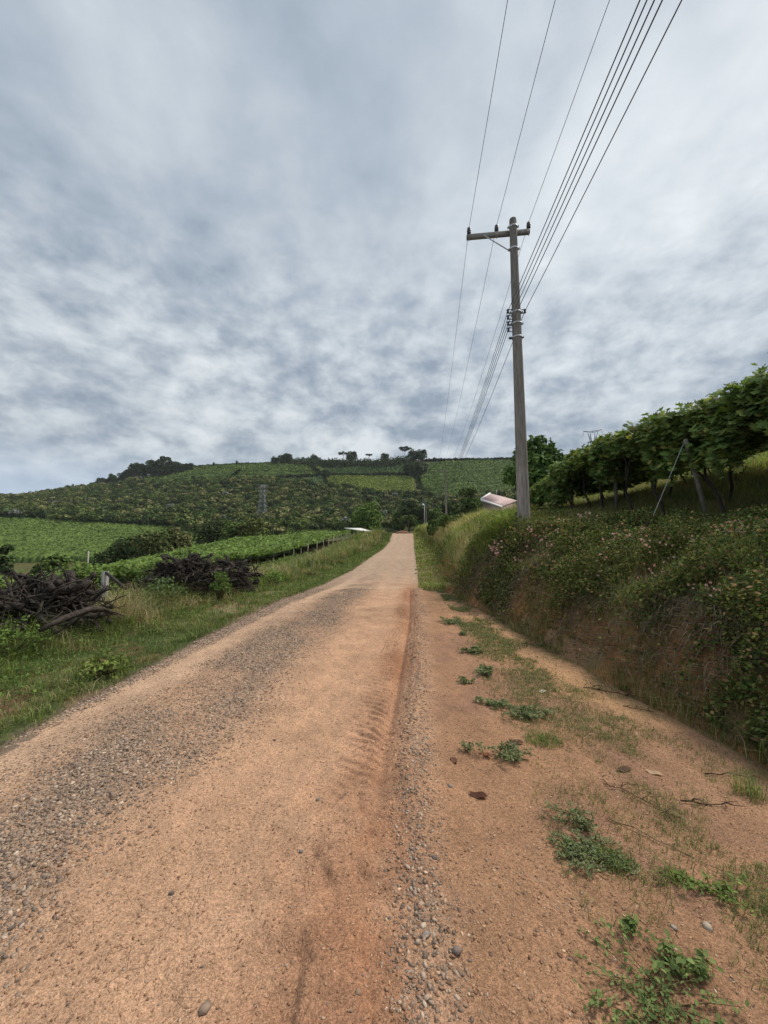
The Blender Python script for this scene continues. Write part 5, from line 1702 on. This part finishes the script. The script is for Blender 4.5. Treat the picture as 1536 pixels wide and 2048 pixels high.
# dry hanging stems and twigs on the cut face
m = MB(); n = 52000
X, Y = scatter(n, 1.9, 17, lambda y: FOOT(y) + .05, lambda y: TOP(y) + .3)
t_ = (X - FOOT(Y)) / (TOP(Y) - FOOT(Y))
nz = fbm(X * 1.3, Y * 1.0, 250, 3)
kp = rng.random(n) < (.12 + .9 * sst(.44, .58, nz)) * (.35 + .65 * np.exp(-((t_ - .5) / .35) ** 2))
X, Y = X[kp], Y[kp]; n = len(X)
P0 = np.stack([X, Y, zg(X, Y) + .03], 1)
l_ = rng.uniform(.06, .30, n)
d1 = unit(np.stack([-.8 - .5 * rng.random(n), rng.normal(size=n) * .6, .5 * rng.random(n) - .1], 1))
p1 = P0 + d1 * (l_ * .45)[:, None]
p2 = p1 + unit(np.stack([-.35 + rng.normal(size=n) * .3, rng.normal(size=n) * .35, -1.0 * np.ones(n)], 1)) * (l_ * .7)[:, None]
sd_ = unit(np.cross(d1, rng.normal(size=(n, 3)))) * (np.maximum(.0022, .00042 * Y) * rng.uniform(.6, 1.6, n))[:, None]
V = np.stack([P0 - sd_, P0 + sd_, p1 + sd_, p1 - sd_, p2], 1).reshape(-1, 3)
o_ = (np.arange(n) * 5)[:, None]
m.add(V, o_ + np.array([[3, 2, 4]]), o_ + np.array([[0, 1, 2, 3]]), np.repeat(pick(((.23, .18, .13), (.17, .125, .09), (.32, .26, .18), (.12, .085, .06)), n), 5, 0))
tag(obj('dry_stems', m, M_GRASS), 'tangle of dry hanging stems and rootlets on the cut bank face', 'dry stems', kind='stuff')

# straggly stems standing and arching out of the near bank
m = MB(); n = 26000
X, Y = scatter(n, 2.0, 14, lambda y: FOOT(y) + .25 * (TOP(y) - FOOT(y)), lambda y: TOP(y) + 2.2)
X, Y, AZ, TR = tuft(X, Y, 6, .03)
kp = rng.random(len(X)) < .10 + .9 * sst(.48, .66, fbm(X * .9, Y * .9, 255, 3))
X, Y, AZ, TR = X[kp], Y[kp], AZ[kp], TR[kp]; n = len(X)
t_ = (X - FOOT(Y)) / (TOP(Y) - FOOT(Y))
blades(m, np.stack([X, Y, zg(X, Y)], 1), (.10 + .38 * rng.random(n)) * (.6 + .7 * TR), np.maximum(.004, .0008 * Y) * rng.uniform(.6, 1.4, n), AZ, rng.uniform(.4, 1.6, n), np.where((TR < .62)[:, None], pick(DRY * np.array([.85, .8, .75]), n, None, .3), pick(GR * .95, n, None, .3)))
tag(obj('straggly_grass', m, M_GRASS), 'straw coloured arching grass tufts poking out of the near bank cover', 'grass', kind='stuff')

# short green tufts near the foot of the bank
m = MB(); n = 22000
X, Y = scatter(n, 1.9, 12, lambda y: FOOT(y) - .12, lambda y: FOOT(y) + .9)
nz = fbm(X * 1.8, Y * 1.8, 260, 2); kp = rng.random(n) < sst(.46, .62, nz) * .9 + .04
X, Y = X[kp], Y[kp]; n = len(X)
blades(m, np.stack([X, Y, zg(X, Y) - .01], 1), .08 + .22 * rng.random(n) ** 1.6, np.maximum(.005, .001 * Y), rng.uniform(0, 6.28, n), rng.uniform(.3, 1.1, n), np.where((rng.random(n) < .35)[:, None], pick(DRY * .8, n), pick(GR * .85, n)))
tag(obj('bank_foot_grass', m, M_GRASS), 'sparse grass tufts along the foot of the right bank', 'grass', kind='stuff')

# pink blossoms: five petals each, in sprays
PET_V, PET_T = [[0, 0, 0]], []
for k in range(5):
    a_ = k * 2 * math.pi / 5
    for da, r_, z_ in ((-.45, .6, .10), (0, 1.0, .02), (.45, .6, .10)):
        PET_V.append([math.cos(a_ + da) * r_, math.sin(a_ + da) * r_, z_])
    b_ = 1 + k * 3
    PET_T += [[0, b_, b_ + 1], [0, b_ + 1, b_ + 2]]
PET_V, PET_T = np.array(PET_V), np.array(PET_T)
m = MB(); nc = 480
X, Y = scatter(nc, 2.6, 10.2, lambda y: FOOT(y) + .35 * (TOP(y) - FOOT(y)), lambda y: TOP(y) + 1.6)
nz = fbm(X * 1.1, Y * 1.1, 270, 2); kp = nz + .16 * sst(7.5, 4, Y) > .53
X, Y = X[kp], Y[kp]; reps = rng.integers(1, 6, len(X))
X = np.repeat(X, reps); Y = np.repeat(Y, reps); n = len(X)
t_ = (X - FOOT(Y)) / (TOP(Y) - FOOT(Y))
h_ = .12 + .20 * sst(.3, .9, t_)
P = np.stack([X, Y, zg(X, Y)], 1) + np.stack([-h_ * .55, -h_ * .1, h_], 1) + rng.normal(size=(n, 3)) * .045
inst(m, PET_V, PET_T, None, P, frames(unit(rng.normal(size=(n, 3)) * .4 + [-.7, -.6, .5])), np.maximum(.015, .0031 * Y) * rng.uniform(.7, 1.3, n), pick(((.70, .36, .34), (.76, .48, .42), (.58, .25, .22), (.82, .68, .58)), n, (4, 3, 2.5, .6), .12))
tag(obj('pink_blossom', m, M_LEAF), 'small pink and cream blossoms scattered over the near right bank', 'flowers', kind='stuff')

# ---- grit and stones
def stone_t(seed):
    r = np.random.default_rng(seed)
    ph = (1 + 5 ** .5) / 2
    V = np.array([[-1, ph, 0], [1, ph, 0], [-1, -ph, 0], [1, -ph, 0], [0, -1, ph], [0, 1, ph], [0, -1, -ph], [0, 1, -ph], [ph, 0, -1], [ph, 0, 1], [-ph, 0, -1], [-ph, 0, 1]], float) / 1.9
    V *= (1 + .35 * r.normal(size=(12, 1))).clip(.6, 1.5); V[:, 2] *= .55; V[:, 0] *= 1.25
    T = [[0, 11, 5], [0, 5, 1], [0, 1, 7], [0, 7, 10], [0, 10, 11], [1, 5, 9], [5, 11, 4], [11, 10, 2], [10, 7, 6], [7, 1, 8], [3, 9, 4], [3, 4, 2], [3, 2, 6], [3, 6, 8], [3, 8, 9], [4, 9, 5], [2, 4, 11], [6, 2, 10], [8, 6, 7], [9, 8, 1]]
    return V, np.array(T)


m = MB()
for k in range(5):
    V_, T_ = stone_t(600 + k)
    n = 36000
    Y = np.exp(rng.uniform(math.log(1.15), math.log(14), n))
    X = left_edge(Y) + .03 + (RR(Y) + 2.2 - left_edge(Y)) * rng.random(n)
    X = np.minimum(X, FOOT(Y) - .05)
    gm = gravel_mask(X, Y)
    kp = rng.random(n) < (gm ** 1.4 * .8 + .22) 
    X, Y = X[kp], Y[kp]; n = len(X)
    S = (.0035 + .0085 * rng.random(n) ** 2.4) * (1 + .05 * Y) * (.45 + .55 * np.clip(gm[kp] * 1.6, 0, 1))
    Z = zg(X, Y, False) + road_detail(X, Y) + S * .12
    inst(m, V_, T_, None, np.stack([X, Y, Z], 1), frames(unit(rng.normal(size=(n, 3)) * .25 + [0, 0, 1])), S, np.where((rng.random(n) < np.clip(gm[kp] * 1.7, .12, 1))[:, None], pick(((.33, .235, .17), (.25, .18, .135), (.42, .31, .23), (.21, .165, .135), (.52, .40, .30)), n, (4, 3, 3, 1, 1), .15), pick(((.40, .235, .14), (.30, .165, .10), (.52, .35, .23)), n, (3, 3, 1), .2)))
tag(obj('gravel', m, M_STONE), 'loose gravel stones in bands along the dirt road', 'gravel', kind='stuff')

# ---- litter of tiny seedlings on the shoulder
m = MB(); n = 60000
X, Y = scatter(n, 1.3, 12, lambda y: RR(y) + .75, lambda y: FOOT(y) - .02)
dd = (X - RR(Y)) / (FOOT(Y) - RR(Y))
nz = fbm(X * 2.3, Y * 1.8, 280, 3)
kp = rng.random(n) < sst(.30, .62, nz) * (.12 + .88 * np.exp(-((dd - .62) / .22) ** 2)) * .75
X, Y = X[kp], Y[kp]; n = len(X)
ncl = 3
X = np.repeat(X, ncl) + rng.normal(size=n * ncl) * .012; Y = np.repeat(Y, ncl) + rng.normal(size=n * ncl) * .012; n = len(X)
zz = zg(X, Y, False) + road_detail(X, Y)
blades(m, np.stack([X, Y, zz - .004], 1), .015 + .045 * rng.random(n) ** 1.7, np.maximum(.0028, .0009 * Y), rng.uniform(0, 6.28, n), rng.uniform(.3, 1.3, n), np.where((rng.random(n) < .35)[:, None], pick(DRY * .75, n), pick(GR * .9, n)))
tag(obj('seedling_cover', m, M_GRASS), 'tiny grass seedlings dotted over the dirt shoulder', 'seedlings', kind='stuff')


m = MB(); n = 9000
X, Y = scatter(n, 1.25, 11, lambda y: RR(y) + .5, lambda y: FOOT(y) - .02)
dd = (X - RR(Y)) / (FOOT(Y) - RR(Y))
kp = rng.random(n) < .15 + .85 * sst(.3, .7, dd) * sst(.35, .6, fbm(X * 2, Y * 2, 285, 3))
X, Y = X[kp], Y[kp]; n = len(X)
inst(m, LEAF_V, LEAF_T, None, np.stack([X, Y, zg(X, Y, False) + road_detail(X, Y) + .004], 1), frames(unit(rng.normal(size=(n, 3)) * .3 + [0, 0, 1])), np.maximum(.009, .0035 * Y)[:, None] * rng.uniform(.5, 1.8, (n, 1)) * np.array([[.6, 1, .5]]), pick(((.11, .07, .045), (.20, .13, .08), (.45, .33, .21), (.30, .20, .12), (.60, .50, .36)), n, (4, 4, 2, 3, .6)))
tag(obj('leaf_litter', m, M_LEAF), 'crumbs of dry leaves and bark strewn over the dirt shoulder', 'leaf litter', kind='stuff')


# ---- weed patches on the shoulder, each a plant of its own
def road_z(x, y):
    x = np.atleast_1d(np.asarray(x, float)); y = np.atleast_1d(np.asarray(y, float))
    return zg(x, y, False) + road_detail(x, y)


def weed(px_, py_, wpx, label, leaf=.022, n=260, h=.05, grass=False, cols=((.13, .20, .055), (.10, .155, .05), (.17, .235, .075)), asp=.8):
    gx, gy = ground_at_px(px_, py_, 1.2, 30)
    rad = wpx / F * math.hypot(gy, EYE) * .5
    z0 = float(road_z(gx, gy)[0])
    r = thing('weed_patch', label, 'weed', (gx, gy, z0), 'weed patches on the dirt shoulder')
    m = MB()
    if grass:
        a_ = rng.uniform(0, 6.28, n); q = rng.random(n) ** .7 * rad
        X = gx + np.cos(a_) * q; Y = gy + np.sin(a_) * q * asp
        blades(m, np.stack([X, Y, road_z(X, Y) - .005], 1), h * rng.uniform(.4, 1.2, n), np.maximum(.0035, .0009 * gy), rng.uniform(0, 6.28, n), rng.uniform(.3, 1.1, n), pick(GR * 1.1, n))
        obj('blades', m, M_GRASS, r); return
    st_ = MB()
    ns = max(6, n // 26)
    tips = []
    for k in range(ns):
        a_ = rng.uniform(0, 6.28); l_ = rad * math.sqrt(rng.random()) * 1.05
        b0 = np.array([gx + rng.normal() * rad * .25, gy + rng.normal() * rad * .2, 0]); b0[2] = float(road_z(b0[0], b0[1])[0])
        e_ = np.array([gx + math.cos(a_) * l_, gy + math.sin(a_) * l_ * asp, 0]); e_[2] = float(road_z(e_[0], e_[1])[0]) + h * rng.uniform(.2, .9)
        mid_ = (b0 + e_) / 2; mid_[2] = max(mid_[2], b0[2]) + h * .35
        tube(st_, [b0, mid_, e_], [.0022, .0018, .001], 4, (.16, .12, .06), cap=False)
        tips.append((b0, mid_, e_))
    k = rng.integers(0, ns, n); s_ = rng.random(n) ** .6
    A = np.array([t[0] for t in tips])[k]; B = np.array([t[1] for t in tips])[k]; C2 = np.array([t[2] for t in tips])[k]
    s1 = s_[:, None]
    P = A * (1 - s1) ** 2 + 2 * B * s1 * (1 - s1) + C2 * s1 ** 2 + rng.normal(size=(n, 3)) * [leaf * .5, leaf * .5, leaf * .2]
    P[:, 2] = np.maximum(P[:, 2], road_z(P[:, 0], P[:, 1]) + .004) + .008
    inst(m, LEAF_V, LEAF_T, None, P, frames(unit(rng.normal(size=(n, 3)) * .42 + [0, 0, 1])), leaf * rng.uniform(.6, 1.4, n), pick(cols, n))
    obj('leaves', m, M_LEAF, r); obj('stems', st_, M_BARK, r)


GW = ((.16, .19, .09), (.12, .15, .07), (.20, .23, .11))
weed(905, 1246, 62, 'low greyish green weed patch furthest along in the middle of the shoulder', .04, 420, .07, cols=GW)
weed(926, 1268, 30, 'small weed tuft just below the furthest grey green patch', .035, 150, .05, cols=GW)
weed(948, 1304, 58, 'rounded grey green weed patch, second along the shoulder', .035, 400, .06, cols=GW)
weed(968, 1346, 62, 'rounded grey green weed patch, third along the shoulder', .032, 420, .06, cols=GW)
weed(938, 1366, 46, 'thin sparse weed patch left of the third one', .028, 150, .05, cols=GW)
weed(985, 1408, 70, 'spreading weed patch with thin runners, fourth along the shoulder', .027, 380, .05, cols=GW)
weed(1050, 1432, 100, 'wide loose weed patch right of the fourth one', .026, 620, .06, cols=GW)
weed(1086, 1482, 66, 'short bright green grass patch below the wide weed patch', .03, 420, .06, grass=True)
weed(1012, 1516, 90, 'upright small leaved weed on bare soil left of the grass patch', .024, 520, .08, cols=GW)
weed(936, 1502, 28, 'single small weed sprig on bare soil in the shoulder', .022, 80, .07, cols=GW)
weed(1158, 1642, 96, 'sparse small leaved weed above the dense mat', .020, 300, .06, cols=GW)
weed(1176, 1712, 130, 'dense mat of tiny curled grey green leaves', .0165, 1500, .03, cols=GW, asp=.75)
weed(1232, 1726, 56, 'fine grass tuft touching the dense leaf mat', .03, 220, .06, grass=True)
weed(1350, 1762, 46, 'bluish green grass tuft right of the leaf mat', .03, 120, .06, grass=True)
weed(1305, 2000, 210, 'broad leaved bright green weed near the bottom right corner', .018, 820, .03, cols=((.15, .205, .07), (.12, .17, .06), (.19, .24, .085)), asp=.9)
weed(1378, 1950, 80, 'smaller broad leaved weed right of the bottom corner one', .026, 150, .06, cols=((.15, .20, .07), (.18, .23, .08)))
weed(1440, 1790, 100, 'loose yellow green weed near the right edge of the shoulder', .022, 260, .06, cols=((.15, .21, .06), (.19, .25, .07)))
weed(1500, 1590, 46, 'upright grass sprig at the foot of the bank near the right edge', .03, 90, .14, grass=True)
weed(1255, 1865, 40, 'small leafy sprig above the broad leaved corner weed', .024, 60, .06)


# ---- dead branches, curled leaves, odd stones
def branch(px_, py_, label, ln, ang, n_tw, col, thick=.006):
    gx, gy = ground_at_px(px_, py_, 1.2, 30); z0 = float(road_z(gx, gy)[0])
    m = MB(); d = np.array([math.cos(ang), math.sin(ang)])
    t = np.linspace(-.5, .5, 8)
    P = np.stack([gx + d[0] * ln * t + rng.normal(size=8) * ln * .025, gy + d[1] * ln * t + rng.normal(size=8) * ln * .025, np.zeros(8)], 1)
    P[:, 2] = road_z(P[:, 0], P[:, 1]) + thick * 1.3 + .012 * rng.random(8)
    tube(m, P, np.linspace(thick, thick * .35, 8), 6, col, jit=.2)
    for k in range(n_tw):
        i = rng.integers(1, 7); a2 = ang + rng.choice([-1, 1]) * rng.uniform(.3, 1.1); l2 = ln * rng.uniform(.15, .45)
        q = np.array([P[i] + np.array([math.cos(a2), math.sin(a2), 0]) * l2 * s_ + np.array([rng.normal() * .01, rng.normal() * .01, .03 * math.sin(s_ * 3)]) for s_ in (0, .35, .7, 1)])
        q[:, 2] = np.maximum(q[:, 2], road_z(q[:, 0], q[:, 1]) + .003)
        tube(m, q, [thick * .55, thick * .45, thick * .3, thick * .15], 5, col, jit=.2)
    tag(obj('dead_branch', m, M_ROOT, origin=(gx, gy, z0), smooth=True), label, 'branch', 'dead branches on the shoulder')


branch(1275, 1598, 'forked brown dead branch among the seedlings right of the dense mat', .42, -.9, 7, (.24, .165, .105), .0045)
branch(1425, 1612, 'dark forked dead branch lying near the foot of the bank', .34, -.15, 6, (.15, .10, .07), .005)
branch(1460, 1552, 'thin dark twig near the right edge above the forked branch', .3, -.2, 3, (.12, .085, .06), .004)
branch(1075, 1290, 'small heap of dark twigs along the middle of the bank foot', .5, -.2, 14, (.12, .085, .06), .005)
branch(1225, 1385, 'dark twig row lying along the bank foot', .6, -.55, 14, (.12, .085, .06), .0045)
branch(1275, 1418, 'short dark stick beside the twig row', .25, -.5, 3, (.10, .07, .05), .005)
branch(1330, 1690, 'long thin straight straw crossing the seedlings', .6, -.75, 1, (.34, .26, .17), .0035)
branch(812, 1545, 'pale straw lying across the gravel line', .12, .5, 0, (.48, .36, .22), .0035)


def curled(px_, py_, sz, label, col, yaw):
    gx, gy = ground_at_px(px_, py_, 1.2, 30); z0 = float(road_z(gx, gy)[0])
    s_ = sz / F * math.hypot(gy, EYE)
    uu, vv = np.meshgrid(np.linspace(-1, 1, 9), np.linspace(-1, 1, 5))
    wd = .26 * (1 - uu ** 2).clip(0) ** .7
    X = uu * .5; Y = vv * wd; Z = .10 * (uu ** 2) + .5 * (vv * wd) ** 2 * 6 * .25 + .05 * np.sin(uu * 4)
    c_, s2 = math.cos(yaw), math.sin(yaw)
    V = np.stack([(X * c_ - Y * s2) * s_ + gx, (X * s2 + Y * c_) * s_ + gy, Z * s_ + z0 + .006], -1)
    ix = np.arange(X.size).reshape(X.shape)
    m = MB().add(V, None, np.stack([ix[:-1, :-1], ix[:-1, 1:], ix[1:, 1:], ix[1:, :-1]], -1).reshape(-1, 4), col)
    tag(obj('fallen_leaf', m, M_LEAF, origin=(gx, gy, z0), smooth=True), label, 'fallen leaf', 'curled leaves on the dirt')


curled(957, 1592, 30, 'dark brown curled leaf on bare dirt right of the gravel line', (.10, .045, .03), -.3)
curled(972, 1508, 22, 'reddish brown curled leaf next to the upright weed', (.24, .11, .06), -.7)
curled(908, 1524, 20, 'small brown curled leaf left of the upright weed', (.16, .085, .055), 1.9)
curled(1032, 1488, 26, 'dark curled leaf above the upright weed', (.12, .06, .045), -.4)
curled(1248, 1540, 28, 'dark shrivelled leaf among the seedlings', (.13, .08, .055), .2)
curled(1308, 1548, 24, 'pale tan leaf among the seedlings', (.48, .34, .22), -.6)
curled(1270, 1742, 22, 'pale buff leaf right of the dense leaf mat', (.46, .36, .25), .5)
curled(1084, 1383, 18, 'small cream coloured chip on the shoulder', (.75, .70, .6), .3)


def rock(px_, py_, sz, label, col, k):
    gx, gy = ground_at_px(px_, py_, 1.1, 30); z0 = float(road_z(gx, gy)[0])
    s_ = sz / F * math.hypot(gy, EYE) * .25
    V_, T_ = stone_t(700 + k)
    m = MB(); inst(m, V_, T_, None, np.array([[gx, gy, z0 + s_ * .05]]), frames(np.array([[0.05, 0, 1.0]])), np.array([s_]), np.array([col]))
    tag(obj('stone', m, M_STONE, origin=(gx, gy, z0)), label, 'stone', 'single stones on the road')


rock(868, 1716, 16, 'dark bluish stone on the dirt right of the gravel line', (.15, .13, .125), 0)
rock(900, 1574, 15, 'flat grey stone beside the gravel line above the bluish one', (.26, .22, .19), 1)
rock(636, 1592, 16, 'small greenish grey stone pressed into the clay lane', (.23, .21, .175), 2)
rock(602, 1698, 14, 'small bluish stone in the middle of the clay lane', (.22, .20, .18), 3)
rock(408, 2008, 26, 'round grey stone near the bottom edge of the clay lane', (.30, .215, .16), 4)
rock(915, 1905, 24, 'dark grey stone on the dirt near the bottom', (.22, .17, .14), 5)
rock(1415, 1858, 26, 'pale flat stone among the seedlings at lower right', (.42, .34, .26), 6)
rock(1349, 1858, 18, 'light grey stone left of the pale flat one', (.36, .31, .26), 7)
rock(852, 1878, 20, 'greyish stone at the edge of the gravel line near the bottom', (.28, .24, .21), 8)
rock(550, 1474, 12, 'dark small stone at the left side of the clay lane', (.09, .08, .08), 9)
rock(716, 1998, 20, 'brown stone in the turned earth at the bottom', (.30, .20, .14), 10)
rock(342, 1774, 16, 'dark stone at the edge of the coarse gravel', (.13, .10, .09), 11)


# ================================================================== AIR
m = MB()
box(m, (0, 330, 58), (1900, 900, 180), (.5, .5, .5))
hzo = obj('haze', m, bpy.data.materials.new('air'))
hm = hzo.data.materials[0]; hm.use_nodes = True
ht = hm.node_tree; ht.nodes.clear()
pv = nd(ht, 'ShaderNodeVolumePrincipled')
pv.inputs['Color'].default_value = (.93, .96, 1.0, 1)
pv.inputs['Density'].default_value = .00009
ho = nd(ht, 'ShaderNodeOutputMaterial'); ht.links.new(pv.outputs[0], ho.inputs['Volume'])
tag(hzo, kind='stuff')
